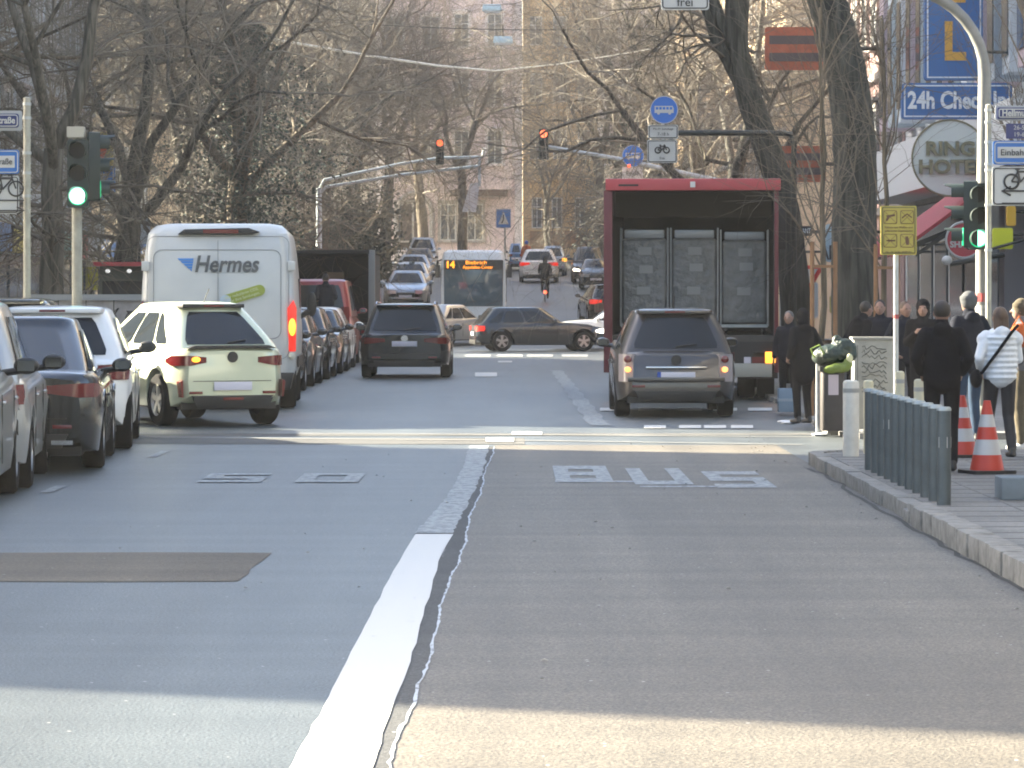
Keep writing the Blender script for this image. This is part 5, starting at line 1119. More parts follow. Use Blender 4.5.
# young staked trees
for i, (x, Y, lab) in enumerate(((822, 47, 'young thin tree with brown stakes left of the large tree'), (885, 49, 'young thin tree with stakes behind the yellow sign'), (1030, 47, 'thin tree with fine twigs at the right picture edge'))):
    r = random.Random(60 + i); t = thing('young_tree', lab, 'tree', (px(x, Y), Y, .05), 0, 'young staked trees'); tb, lb, wb = MB(), MB(), MB()
    pts = [Vector((r.gauss(0, .02), r.gauss(0, .02), k * .5)) for k in range(12)]; tb.tube(pts, [.05 - .0028 * k for k in range(12)], 8)
    for k in range(15): z = r.uniform(1.9, 5.4); a = r.uniform(0, 2 * PI); grow(tb, lb, wb, r, Vector((0, 0, z)), Vector((math.cos(a) * .45, math.sin(a) * .45, 1)).normalized(), 1.3, .016, 3, 5, .3, .4, 0, 3)
    tb.build('trunk', BARK2, t, fix=False, sharp=180); wb.build('twigs', TWIG, t, fix=False, sharp=180)
    for sx_ in ((-.14, .17) if i < 2 else ()): MB().tube([(sx_, -.1, 0), (sx_, -.1, 2.35)], .03, 8).build('stake', mat('stake_wood', (.22, .12, .06), .85, var=.2), t)
    if i < 2: MB().box(-.15, .18, -.14, -.12, 2.0, 2.04).build('stake_tie', MATS['stake_wood'], t)

# ================================================================ SIGNALS, POSTS AND SIGNS
SIGG = mat('signal_green_housing', (.010, .022, .019), .55); LENS_OFF = mat('lens_off', (.008, .01, .01), .5, spec=.2)
GREEN_ON = mat('green_lit', (.1, .9, .5), .3, emit=(.42, 1, .78), es=5); GREEN_HALO = mat('green_lit_halo', (.0, .5, .2), .3, emit=(.0, .6, .22), es=1.0); RED_SIG = mat('red_signal_lit', (1, .15, .05), .3, emit=(1, .1, .03), es=3)
def signal_head(parent, x, y, z, s, lit, m_lit):
    """three-lamp head, z = bottom, s = overall height, facing -y"""
    w_ = s * .31; b = MB(); b.prism(rrect(w_ / 2, 0, s, w_ * .12, 2), 'y', 0, .16)
    o = b.build('signal_housing', SIGG, parent, sharp=30); o.location = (x, y, z)
    for k in range(3):
        zc_ = s * (.17 + .33 * k); r_ = w_ * .38; on = (k == lit)
        MB().lathe([(.005, -.012), (r_, -.004), (r_, .0), (.005, 0)], 24, 'y', (0, 0, zc_)).build('signal_lens', m_lit if on else LENS_OFF, o)
        if on and k == 0: MB().lathe([(r_ * 1.01, -.02), (r_ * 1.16, -.01), (r_ * 1.16, -.0), (r_ * 1.01, 0)], 24, 'y', (0, 0, zc_), cap=False).build('lens_halo', GREEN_HALO, o)  # glowing ring added to imitate the green halo of the lit lens
        # visor: open half tube projecting towards the traffic
        P = []; n = 14; vs = []; fs = []
        for i in range(n + 1):
            a = R(-30 + 240 * i / n)
            for (rr_, yy_) in ((r_ * 1.12, 0), (r_ * 1.12, -.22 if 45 < -30 + 240 * i / n < 135 else -.14), (r_ * 1.04, -.14), (r_ * 1.04, 0)): vs.append((rr_ * math.cos(a), yy_, zc_ + rr_ * math.sin(a)))
        for i in range(n):
            for j in range(4): fs.append((4 * i + j, 4 * i + (j + 1) % 4, 4 * (i + 1) + (j + 1) % 4, 4 * (i + 1) + j))
        MB().add(vs, fs).build('visor', SIGG, o, sharp=50)
    return o
# left signal
Y = 50.; X = px(77, Y); t = thing('traffic_signal', 'traffic signal on a pale post at the left showing green', 'traffic light', (X, Y, .12))
MB().lathe([(.075, 0), (.075, 2.9), (.06, 2.92), (.06, pz(130, Y) - .12)], 16).build('post', POLEB, t); MB().lathe([(.12, 0), (.1, .2)], 16).build('post_base', STEEL, t)
signal_head(t, .04, -.24, pz(208, Y) - .12, pz(140, Y) - pz(208, Y), 0, GREEN_ON)
o = signal_head(t, .32, -.02, pz(208, Y) - .02, .98, 0, GREEN_HALO); o.rotation_euler = (0, 0, R(102)); o.name = 'side_signal_housing'
MB().prism(rrect(.12, 0, .155, .01), 'y', -.2, 0).build('controller_box', mat('box_cream', (.42, .4, .33), .6), t).location = (0, 0, pz(138, Y) - .12)
for z in (2.95, 3.7): MB().box(-.03, .3, -.12, -.02, z, z + .05).build('bracket', DARKM, t)
# left street-sign post
Y = 48.; X = px(27, Y); t = thing('sign_post', 'slim pale post with street-name, one-way and bicycle signs at the left edge', 'sign post', (X, Y, .12))
MB().lathe([(.05, 0), (.05, pz(98, Y) - .12), (.02, pz(97, Y) - .12)], 14).build('post', POLEB, t)
for yy_ in (104, 118, 153, 173, 196): MB().lathe([(.06, -.02), (.06, .02)], 14, 'z', (0, 0, pz(yy_, Y) - .12)).build('clamp', STEEL, t)
MB().box(-.06, -.045, -.03, .03, .9, 2.0).build('sticker', mat('sticker_yellow', (.6, .5, .02), .5), t) if False else None
def plate(parent, x0, x1, y0, y1, Y, m, ox, oz, edge=None, corner=.03, dy=0.):
    a, b_ = px(x0, Y) - ox, px(x1, Y) - ox; z0, z1 = pz(y1, Y) - oz, pz(y0, Y) - oz; hw = (b_ - a) / 2
    o = MB().prism(rrect(hw, 0, z1 - z0, corner, 3), 'y', -.02, 0).build('sign_plate', m, parent, smooth=False); o.location = ((a + b_) / 2, -.07 + dy, z0)
    if edge:
        e = .018; hh = z1 - z0; b = MB(); g_ = .02
        pts = [(x, -.022, z) for x, z in rrect(hw - g_, g_, hh - g_, corner, 3)]; b.tube(pts + [pts[0]], .008, 4); b.build('sign_border', edge, o)
    return o, hw, z1 - z0
def bike(parent, x, z, s, m, y=-.026):
    b = MB(); r_ = .28 * s; q = .014
    for sx_ in (-.42, .42): b.tube([(x + s * sx_ + r_ * math.cos(R(a)), y, z + r_ * math.sin(R(a))) for a in range(0, 361, 20)], q, 4)
    A_, B_, C2, D2 = (-.42, 0), (-.08, -.02), (-.17, .38), (.28, .38)
    for p, q_ in ((A_, B_), (A_, C2), (B_, C2), (B_, D2), (C2, D2), (D2, (.42, 0)), (C2, (-.19, .48)), ((-.28, .49), (-.1, .49)), (D2, (.26, .52)), ((.26, .52), (.12, .5))): b.tube([(x + s * p[0], y, z + s * p[1]), (x + s * q_[0], y, z + s * q_[1])], q, 4)
    return b.build('bicycle_symbol', m, parent)
def arrows(parent, x, z, s, m, y=-.026):
    b = MB()
    for (dz, d) in ((.07, -1), (-.07, 1)):
        b.tube([(x - s, y, z + dz), (x + s, y, z + dz)], .013, 4); b.tube([(x + d * (s - .1), y, z + dz + .05), (x + d * s, y, z + dz), (x + d * (s - .1), y, z + dz - .05)], .013, 4)
    return b.build('arrow_symbol', m, parent)
SNAV = mat('street_navy', (.02, .03, .13), .4); SGREY = mat('sign_back_grey', (.35, .37, .38), .5)
ox, oz = X, .12
o, hw, hh = plate(t, -28, 23, 111, 131, Y, SGREY, ox, oz); 
o, hw, hh = plate(t, -26, 20, 114, 128, Y, SNAV, ox, oz, dy=-.025, edge=SW); text('Bleichstraße', .125, SW, o, (hw - .05, -.03, hh / 2), align='RIGHT', bold=.003, sx=.85)
o, hw, hh = plate(t, -40, 20, 150, 174, Y, SBL, ox, oz, edge=SW); MB().box(-hw * .8, hw - .06, -.026, -.018, hh * .25, hh * .75).build('arrow_field', SW, o); text('Einbahnstraße', .12, SBK, o, (hw - .09, -.032, hh / 2), align='RIGHT', sx=.85)
o, hw, hh = plate(t, -22, 20, 176, 214, Y, SW, ox, oz, edge=SBK); bike(o, hw * .33, hh * .66, .36, SBK); arrows(o, hw * .2, hh * .22, .3, SBK)
# right main post with curved mast, signal and signs
Y = 40.; X = px(983, Y); Z0 = .05; t = thing('lamp_post', 'tall pale post with mast curving left over the pavement at the right', 'lamp post', (X, Y, Z0))
top = pz(75, Y) - Z0; pts = [(0, 0, 0), (0, 0, top * .5), (.02, 0, top)]
ra = pz(-12, Y) - pz(75, Y)
for a in range(10, 91, 10): pts.append((-ra * 1.0 * (1 - math.cos(R(a))) + .02, 0, top + ra * math.sin(R(a))))
pts += [(-2.6, 0, top + ra + .08), (-3.7, 0, top + ra + .12)]
MB().tube(pts, [.085] * 2 + [.075] + [.065] * (len(pts) - 5) + [.055, .05], 16).build('mast', mat('mast_grey', (.19, .19, .175), .6, var=.2, scale=5), t)
MB().lathe([(.13, 0), (.13, .3), (.09, .36)], 16).build('post_base', POLEB, t)
r5 = random.Random(8)
for (z, c, a) in ((1.0, 'sticker_red', .12), (1.55, 'sticker_red', .1), (1.35, 'sticker_grey', .16), (.8, 'sticker_grey', .1)):
    MB().lathe([(.0885, z), (.0885, z + a)], 10, 'z').build('sticker', mat(c, (.35, .05, .05) if 'red' in c else (.3, .3, .28), .7, var=.3, scale=20), t)
fs_ = thing('hanging_sign', 'white plate lettered frei hanging from the mast at the top of the picture', 'sign', (px(685, Y), Y, pz(10, Y)))
hw = 24 * Y / F; MB().prism(rrect(hw, 0, .42, .03), 'y', -.02, 0).build('panel', SW, fs_, smooth=False); pts = [(x, -.022, z) for x, z in rrect(hw - .02, .02, .4, .03)]; MB().tube(pts + [pts[0]], .007, 4).build('border', SBK, fs_)
text('frei', .14, SBK, fs_, (0, -.026, .085)); bike(fs_, 0, .22, .24, SBK); MB().tube([(0, .02, .4), (0, .02, top + ra + .15 + Z0 - pz(10, Y))], .02, 6).build('hanger', STEEL, fs_)
# signal on the right post
sg_ = thing('traffic_signal', 'traffic signal fixed to the right post showing green', 'traffic light', (X - .02, Y, pz(250, Y)))
signal_head(sg_, -.07, -.28, 0, pz(184, Y) - pz(250, Y), 0, mat('green_lit2', (.1, .9, .5), .3, emit=(.3, 1, .65), es=4)); 
o = signal_head(sg_, -.22, -.16, .02, .76, 0, GREEN_HALO); o.rotation_euler = (0, 0, R(-98)); o.name = 'side_signal_housing'
for z in (.08, .62): MB().box(-.1, .05, -.14, -.07, z, z + .04).build('bracket', DARKM, sg_)
# right street-sign post
Y = 39.4; X = px(988.5, Y); t = thing('sign_post', 'thin post with Hellmundstraße, one-way and bicycle signs at the right edge', 'sign post', (X, Y, .05))
oz = .05
MB().lathe([(.033, 0), (.033, pz(105, Y) - .05), (.01, pz(104, Y) - .05)], 12).build('post', POLEB, t)
for yy_ in (110, 122, 142, 164, 170, 205, 250): MB().lathe([(.042, -.015), (.042, .015)], 12, 'z', (0, 0, pz(yy_, Y) - .05)).build('clamp', STEEL, t)
o, hw, hh = plate(t, 994, 1060, 106, 121, Y, SGREY, X, oz); o, hw, hh = plate(t, 996, 1058, 108, 119.5, Y, SNAV, X, oz, dy=-.025, edge=SW, corner=.015); text('Hellmundstraße', .105, SW, o, (-hw + .05, -.03, hh / 2), align='LEFT', sx=.85, bold=.003)
o, hw, hh = plate(t, 1005, 1034, 124, 139, Y, SNAV, X, oz, corner=.005); text('26-58', .07, SW, o, (0, -.025, hh * .72)); text('19-63', .07, SW, o, (0, -.025, hh * .27)); MB().box(-.3, .1, -.01, .0, hh * .9, hh * .96).build('rail', STEEL, o)
o, hw, hh = plate(t, 992, 1062, 141, 165, Y, SBL, X, oz, edge=SW); MB().box(-hw + .05, hw * .8, -.026, -.018, hh * .28, hh * .74).build('arrow_field', SW, o); text('Einbahnstraße', .1, SBK, o, (-hw + .08, -.032, hh / 2), align='LEFT')
o, hw, hh = plate(t, 991, 1046, 167, 206, Y, SW, X, oz, edge=SBK); bike(o, .03, hh * .62, .29, SBK); arrows(o, .02, hh * .22, .22, SBK)
# yellow weapons-ban sign
Y = 41.; X = px(896, Y); t = thing('warning_sign', 'yellow sign with four crossed-out pictograms on a slim post', 'sign', (X, Y, .05))
MB().lathe([(.03, 0), (.03, pz(240, Y))], 12).build('post', STEEL, t)
for (z, c) in ((1.35, 'sticker_red'),): MB().lathe([(.032, z), (.032, z + .05)], 10).build('sticker', MATS['sticker_red'], t)
o, hw, hh = plate(t, 880, 916, 206, 255, Y, YEL, X, .05, edge=mat('edge_olive', (.15, .14, .04), .5), corner=.015); o.location.y = -.05
BRN = mat('pictogram_brown', (.12, .06, .03), .6)
for i, (u, v) in enumerate(((-.5, .77), (.5, .77), (-.5, .29), (.5, .29))):
    cx4, cz4 = u * hw * .93, v * hh; q = hw * .36
    P = [(cx4 + x, -.024, cz4 + z) for x, z in rrect(q, -q, q, .02, 3)]; MB().tube(P + [P[0]], .004, 4).tube([(cx4 - q, -.024, cz4 - q), (cx4 + q, -.024, cz4 + q)], .003, 4).tube([(cx4 - q, -.024, cz4 + q), (cx4 + q, -.024, cz4 - q)], .003, 4).build('pictogram_frame', BRN, o)
    sh = [[(-.05, .02), (.055, .035), (.055, .012), (-.01, .0), (-.03, -.045), (-.055, -.04), (-.04, .0)], [(-.06, -.02), (0, .03), (.05, -.01), (.06, .0), (.0, .045), (-.06, .0)], [(-.03, -.008), (.06, -.008), (.06, .01), (-.03, .01), (-.055, 0)], [(-.01, -.05), (.02, -.05), (.025, 0), (.01, .05), (-.02, .05), (-.02, 0)]][i]
    MB().prism([(cx4 + x, cz4 + z) for x, z in sh], 'y', -.026, -.021).build('pictogram', BRN, o)
text('Führen von Waffen und', .034, BRN, o, (0, -.024, hh * .56)); text('gefährlichen Gegenständen', .03, BRN, o, (0, -.024, hh * .49)); text('Mo - So  21.00 - 05.00 Uhr', .028, BRN, o, (0, -.024, hh * .06))

# bus lane signs on an outrigger arm
def round_bus_sign(parent, x, z, r_, y=-.05):
    o = MB().lathe([(.005, 0), (r_, 0), (r_, .025), (.005, .025)], 32, 'y').build('bus_lane_disc', mat('disc_blue', (.015, .13, .5), .4), parent); o.location = (x, y - .03, z)
    MB().tube([(r_ * .97 * math.cos(R(a)), -.003, r_ * .97 * math.sin(R(a))) for a in range(0, 361, 10)], .008, 4).build('disc_rim', SW, o)
    b = MB(); b.prism([(-r_ * .68, -r_ * .22), (r_ * .68, -r_ * .22), (r_ * .68, r_ * .1), (r_ * .6, r_ * .28), (-r_ * .68, r_ * .28)], 'y', -.008, -.001); 
    bb = b.build('bus_symbol', SW, o); b = MB()
    for k in range(5): b.box(-r_ * .6 + k * r_ * .25, -r_ * .6 + k * r_ * .25 + r_ * .18, -.011, -.0085, r_ * .02, r_ * .2)
    b.build('bus_windows', MATS['disc_blue'], bb)
    b = MB()
    for xx in (-.4, .4): b.lathe([(.002, -.011), (r_ * .1, -.011), (r_ * .1, -.002), (.002, -.002)], 12, 'y', (xx * r_, 0, -r_ * .24))
    b.build('bus_wheels', SW, bb); return o
Y = 62.; XP = px(794, Y); zA = pz(133, Y)
t = thing('sign_mast', 'dark outrigger mast carrying the larger round blue bus sign and two plates', 'sign mast', (XP, Y, .05))
MB().tube([(0, 0, 0), (0, 0, zA - .25), (-.06, 0, zA - .07), (-.25, 0, zA - .05), (px(662, Y) - XP, 0, zA - .05)], .05, 10).build('mast', DARKM, t)
round_bus_sign(t, px(664, Y) - XP, pz(110, Y) - .05, 14 * Y / F, -.02)
o, hw, hh = plate(t, 648, 678, 125, 139, Y, SW, XP, .05, edge=SBK); text('Mo-Fr Schultage', .055, SBK, o, (0, -.025, hh * .7)); text('7-18 h', .08, SBK, o, (0, -.025, hh * .32))
o, hw, hh = plate(t, 647, 677, 140, 163, Y, SW, XP, .05, edge=SBK); bike(o, 0, hh * .55, .18, SBK); text('frei', .07, SBK, o, (0, -.025, hh * .2))
MB().tube([(px(663, Y) - XP, 0, pz(97, Y) - .05), (px(663, Y) - XP, 0, pz(163, Y) - .05)], .025, 8).build('hanger', STEEL, t)
# far signals on outrigger masts
Y = 102.; t = thing('signal_mast', 'pale double-tube mast on the left carrying a red signal over the road', 'traffic light', (px(319, Y), Y, .12), 0)
X0, Z_ = px(319, Y), .12
POLEG = mat('mast_blue_grey', (.3, .35, .38), .45, .2)
MB().tube([(0, 0, 0), (0, 0, pz(188, Y) - Z_)], [.11, .08], 12).build('post', POLEG, t)
MB().tube([(0, 0, pz(190, Y) - Z_), (.15, 0, pz(180, Y) - Z_), (px(400, Y) - X0, 0, pz(164, Y) - Z_), (px(440, Y) - X0, 0, pz(158, Y) - Z_), (px(482, Y) - X0, 0, pz(157, Y) - Z_)], .045, 8).build('upper_arm', POLEG, t)
MB().tube([(0, 0, pz(195, Y) - Z_), (.2, 0, pz(187, Y) - Z_), (px(400, Y) - X0, 0, pz(175, Y) - Z_), (px(479, Y) - X0, 0, pz(166, Y) - Z_)], .045, 8).build('lower_arm', POLEG, t)
signal_head(t, px(440, Y) - X0, -.2, pz(165, Y) - Z_, 26 * Y / F, 2, RED_SIG)
MB().box(px(478, Y) - X0, px(481, Y) - X0, -.05, .05, pz(186, Y) - Z_, pz(156, Y) - Z_).build('end_bracket', POLEG, t)
MB().prism([(px(462, Y) - X0, pz(212, Y) - Z_), (px(476, Y) - X0, pz(212, Y) - Z_), (px(480, Y) - X0, pz(182, Y) - Z_), (px(470, Y) - X0, pz(184, Y) - Z_)], 'y', -.04, 0).build('sign_back', mat('sign_back_pale', (.4, .42, .45), .5), t)
MB().lathe([(.06, 0), (.08, .06), (.05, .2), (.09, .24), (.0, .28)], 12, 'z', (px(488, Y) - X0 - .12, 0, pz(157, Y) - Z_)).build('camera', SW, t)
Y = 104.; X0 = px(742, Y); t = thing('signal_mast', 'blue-grey mast arm from the right carrying the higher red signal', 'traffic light', (X0, Y, .05)); Z_ = .05
MB().tube([(0, 0, 0), (0, 0, pz(186, Y))], [.11, .08], 12).build('post', POLEG, t)
MB().tube([(0, 0, pz(186, Y) - Z_), (px(700, Y) - X0, 0, pz(177, Y) - Z_), (px(620, Y) - X0, 0, pz(159, Y) - Z_), (px(544, Y) - X0, 0, pz(146, Y) - Z_)], [.09, .08, .06, .05], 10).build('arm', POLEG, t)
signal_head(t, px(543.5, Y) - X0, -.2, pz(160, Y) - Z_, 31 * Y / F, 2, mat('red_signal_bright', (1, .25, .1), .3, emit=(1, .14, .05), es=5))
MB().lathe([(.01, 0), (.12, 0), (.12, .1), (.01, .1)], 16, 'y', (px(543.5, Y) - X0, -.24, pz(136.5, Y) - Z_)).build('lens_glow', RED_SIG, t) if False else None
round_bus_sign(t, px(633, Y) - X0, pz(156, Y) - Z_, 11 * Y / F, -.05)
o, hw, hh = plate(t, 622, 643, 167, 180, Y, SW, X0, Z_, edge=None); text('Ende', .2, SBK, o, (0, -.03, hh * .5))
MB().ell((px(629, Y) - X0, -.14, pz(166, Y) - Z_), (.05, .03, .05)).build('small_red_lamp', RED_SIG, t)
# crossing sign on the hill
Y = 150.; X0 = px(505, Y); t = thing('crossing_sign', 'blue square pedestrian crossing sign on a pole behind the bus', 'sign', (X0, Y, gz(Y))); Z_ = gz(Y)
MB().tube([(0, 0, 0), (0, 0, pz(210, Y) - Z_)], .04, 8).build('post', STEEL, t)
o, hw, hh = plate(t, 496, 511, 209, 228, Y, SBL, X0, Z_, edge=SW); MB().prism([(-hw * .7, hh * .2), (hw * .7, hh * .2), (0, hh * .85)], 'y', -.026, -.02).build('white_triangle', SW, o); MB().tube([(0, -.03, hh * .7), (0, -.03, hh * .45), (-.08, -.03, hh * .25)], .03, 5).build('walker_symbol', SBK, o)
# give way sign and no-stopping disc right of the lorry
Y = 68.; X0 = px(803, Y); t = thing('give_way_sign', 'white triangular give way sign with red edge right of the lorry', 'sign', (X0, Y, .05)); Z_ = .05
MB().tube([(0, .03, 0), (0, .03, pz(268, Y))], .03, 8).build('post', STEEL, t)
a_ = .42; MB().prism([(-a_, pz(268, Y)), (a_, pz(268, Y)), (0, pz(268, Y) - .72)], 'y', -.03, 0).build('red_triangle', SRD, t); MB().prism([(-a_ * .68, pz(268, Y) - .07), (a_ * .68, pz(268, Y) - .07), (0, pz(268, Y) - .56)], 'y', -.036, -.031).build('white_field', SW, t)
t = thing('round_sign', 'round red-edged sign half hidden behind the lorry roof corner', 'sign', (px(781, Y), Y, .05)); MB().tube([(0, .03, 0), (0, .03, pz(222, Y))], .03, 8).build('post', STEEL, t)
MB().lathe([(.01, -.02), (.3, -.02), (.3, 0), (.01, 0)], 28, 'y', (0, 0, pz(218, Y))).build('red_disc', SRD, t); MB().lathe([(.01, -.026), (.22, -.026), (.22, -.021), (.01, -.021)], 28, 'y', (0, 0, pz(218, Y))).build('pale_field', SW, t)
# overhead cables and hanging lamps
def cable(name, label, p, q, sag, r_, m, cat='cable'):
    p, q = Vector(p), Vector(q); b = MB(); b.tube([p.lerp(q, k / 20) - Vector((0, 0, sag * math.sin(PI * k / 20))) for k in range(21)], r_, 6); tag(b.build(name, m), label, cat)
CABW = mat('cable_pale', (.6, .58, .5), .5)
b = MB(); b.tube([pt(141, 14, 112), pt(200, 26, 112), pt(265, 38, 112), pt(370, 56, 112), pt(440, 66, 112), pt(495, 71, 112), pt(560, 64, 112), pt(640, 51, 112), pt(716, 37, 112), pt(808, 18, 112)], [.045] * 4 + [.04, .03] + [.02] * 4, 6); tag(b.build('overhead_cable', CABW), 'pale cable across the street above the two red signals, thickened where sunlit', 'cable')  # pale colour and thicker left half stand in for sunlight on the cable
cable('overhead_cable', 'thin dark cable holding the two hanging street lamps', pt(300, 20, 118), pt(760, 22, 118), .3, .015, DARKM)
for (x, y, lab) in ((492, 6, 'upper pale blue box lamp hanging over the road at the top'), (503, 38, 'lower pale blue box lamp hanging over the road')):
    Y = 118.; t = thing('hanging_lamp', lab, 'street lamp', pt(x, y + 5, Y), 0, 'hanging street lamps'); w_ = 10 * Y / F
    MB().prism([(-w_, 0), (w_, 0), (w_ * .9, .22), (-w_ * .9, .22)], 'y', -.15, .15).build('lamp_body', mat('lamp_paleblue', (.42, .55, .6), .4), t, bevel=.02); MB().box(-w_ * .85, w_ * .85, -.12, .12, -.06, 0).build('diffuser', SW, t); MB().tube([(0, 0, .22), (0, 0, .6)], .02, 5).build('hanger', DARKM, t)

# ================================================================ STREET FURNITURE ON THE RIGHT
BOL = mat('bollard_blue_grey', (.07, .088, .096), .5, .25, var=.2, scale=6); BOLT = mat('bollard_top', (.3, .34, .35), .4, .4); WB = mat('bollard_white', (.55, .53, .47), .6, var=.12, scale=8); LB = mat('bollard_pale', (.5, .47, .33), .6, var=.15, scale=6)
n_ = 11
for k in range(n_):
    Y = 25.6 + k * (30.9 - 25.6) / (n_ - 1); X = 3.13 + .0 * k; r6 = random.Random(k)
    words = ['nearest', 'second', 'third', 'fourth', 'fifth', 'middle', 'seventh', 'eighth', 'ninth', 'tenth', 'last']
    t = thing('bollard', 'blue-grey steel bollard, %s along the kerb row counted from the camera' % words[k], 'bollard', (X, Y, .12), r6.uniform(0, 6), 'blue-grey bollards along the kerb')
    hh = .70; MB().lathe([(.052, 0), (.052, hh - .01)], 20).build('tube', BOL, t); MB().lathe([(.054, hh - .01), (.054, hh + .005), (.045, hh + .018), (.01, hh + .02)], 20).build('cap', BOLT, t)
    if k in (0, 7): MB().lathe([(.0535, .42), (.0535, .5)], 5, 'z').build('sticker', mat('sticker_white', (.5, .5, .5), .6), t)
for (x, Y, yt, r_, m, lab) in ((851, 33.6, 380, .078, WB, 'thick white bollard at the far end of the blue-grey row'), (868.5, 34.2, 380, .05, LB, 'slim pale bollard just right of the thick white one'), (900, 34.2, 371, .045, LB, 'slim pale bollard right of the yellow sign post'), (919, 33.8, 379, .05, LB, 'slim cream bollard beside the black-coated walker')):
    t = thing('bollard', lab, 'bollard', (px(x, Y), Y, .12)); hh = pz(yt, Y) - .12
    MB().lathe([(r_, 0), (r_, hh - .03), (r_ * .9, hh - .01), (r_ * .5, hh), (.005, hh)], 20).build('tube', m, t); MB().lathe([(r_ * 1.03, hh - .12), (r_ * 1.03, hh - .08)], 20).build('ring', mat('ring_grey', (.3, .3, .28), .6), t)
# traffic cones
CR = mat('cone_red', (.42, .03, .015), .5); CW = mat('cone_white', (.42, .42, .42), .45)
for (x, Y, h_, lab) in ((987, 30.3, .60, 'red and white traffic cone standing in front of the woman in white'), (962, 33.4, .56, 'red and white traffic cone farther back, beside the black-coated walker')):
    t = thing('traffic_cone', lab, 'traffic cone', (px(x, Y), Y, .12), .3, 'traffic cones on the pavement'); r_ = lambda q: .035 + (.175 - .035) * (1 - q) 
    MB().prism(rrect(.2, -.2, .2, .04), 'z', 0, .03).build('base', BLACKP, t)
    for a, b_, m in ((0, .22, CR), (.22, .44, CW), (.44, .62, CR), (.62, .8, CW), (.8, 1, CR)):
        if x < 970: a, b_ = a, b_
        MB().lathe([(r_(a) * .85, .03 + h_ * a), (r_(b_) * .85, .03 + h_ * b_)], 24).build('band', m, t)
# concrete foot with post at the right edge
Y = 26.4; t = thing('post_foot', 'blue-grey concrete foot carrying a dark post at the right picture edge', 'post base', (px(1030, Y), Y, .12)); MB().box(-.24, .24, -.2, .2, 0, .17).build('block', mat('foot_blue', (.14, .17, .19), .8, var=.2), t, bevel=.015); MB().tube([(-.0, 0, .17), (0, 0, 1.0)], .035, 10).build('post', mat('post_brown', (.06, .05, .05), .6), t)
MB().box(0, 1, 0, .03, 0, .03)
# litter bin with bags on top
Y = 41.6; t = thing('litter_bin', 'dark litter bin with a white notice beside the kerb corner', 'bin', (px(833, Y), Y, .05))
zt_ = pz(366, Y) - .05; MB().prism(rrect(.15, -.16, .16, .05), 'z', 0.02, zt_).build('bin_body', mat('bin_dark', (.03, .025, .025), .6, var=.3, scale=4), t, bevel=.01); MB().box(-.17, .17, -.18, .18, zt_ - .06, zt_).build('bin_rim', BLACKP, t); MB().box(-.07, .05, -.172, -.165, zt_ - .34, zt_ - .1).build('notice', mat('notice_lilac', (.42, .36, .4), .6), t); MB().tube([(-.17, .1, 0), (-.17, .1, zt_ + .1)], .025, 8).build('bin_post', STEEL, t)
def lump(name, label, cat, loc, parts, m, vox=.015, mats=None):
    b = MB()
    for p in parts: b.ell(*p)
    o = b.build('bag_skin', m, None); remesh(o, vox, 2); t = thing(name, label, cat, loc); o.parent = t; return t
t = lump('rubbish_bag', 'dark green rubbish bag bulging on top of the litter bin', 'bag', (px(835, Y), Y, zt_ + .052), [((0, 0, .13), (.27, .17, .13)), ((.1, 0, .2), (.16, .14, .13)), ((-.12, .02, .1), (.16, .14, .1)), ((.02, 0, .3), (.06, .06, .07))], mat('bag_green', (.007, .02, .012), .45, bump=.8, bscale=14, bdist=.04)); MB().tube([(-.25, -.1, .1), (-.3, -.12, .2), (-.2, -.15, .25), (-.14, -.14, .14)], .012, 5).build('tie', mat('tie_lime', (.15, .22, .03), .5), t)
t = lump('carrier_bag', 'yellow-green carrier bag hanging over the front of the bin', 'bag', (px(838, Y), Y - .17, zt_ - .02), [((0, 0, .05), (.14, .06, .06)), ((.1, 0, .1), (.06, .05, .07)), ((-.1, 0, .03), (.1, .05, .05))], mat('bag_lime', (.12, .17, .02), .5, bump=.6, bscale=12, bdist=.03)); MB().ell((.12, -.02, .16), (.04, .03, .06)).build('handle', mat('bag_pale', (.5, .5, .3), .5), t)
# grey cabinet with scribbles
Y = 42.6; xa, xb = px(854, Y), px(893, Y); t = thing('utility_cabinet', 'pale grey utility cabinet covered in black scribbles', 'cabinet', ((xa + xb) / 2, Y, .05)); q = (xb - xa) / 2; zt_ = pz(337, Y) - .05
MB().box(-q, q, 0, .35, 0, zt_ - .03).build('housing', mat('cabinet_grey', (.3, .3, .27), .7, var=.15, scale=4), t, bevel=.01); MB().box(-q - .02, q + .02, -.02, .37, zt_ - .03, zt_).build('lid', mat('cabinet_lid', (.26, .26, .24), .7), t)
b = MB(); r7 = random.Random(12)
for k in range(10):
    z = zt_ - .12 - k * .06; x = -q * .6; pts = []
    while x < q * .75: pts.append((x, -.006, z + r7.uniform(-.035, .035))); x += r7.uniform(.015, .045)
    b.tube(pts, .004, 4)
b.build('graffiti', SBK, t); MB().box(-q + .04, -q + .045, -.004, 0, .1, zt_ - .1).build('door_seam', BLACKP, t)
t = thing('parcel_box', 'pale blue box on the pavement behind the dark bystander', 'box', (px(788, 49), 49, .05)); MB().box(-.13, .13, 0, .25, 0, .33).build('carton', mat('box_blue', (.2, .28, .36), .7), t, bevel=.01); MB().box(-.135, .135, -.004, .254, .15, .19).build('tape', mat('box_tape', (.3, .36, .42), .5), t)
b = MB()
for (x, y) in ((821, 436), (786, 423), (790, 424)): b.ell((px(x, row(y)), row(y), .02), (.12, .12, .02), 8, 5)
tag(b.build('litter', mat('litter_white', (.6, .62, .65), .6)), kind='stuff')
b = MB(); r8 = random.Random(17)
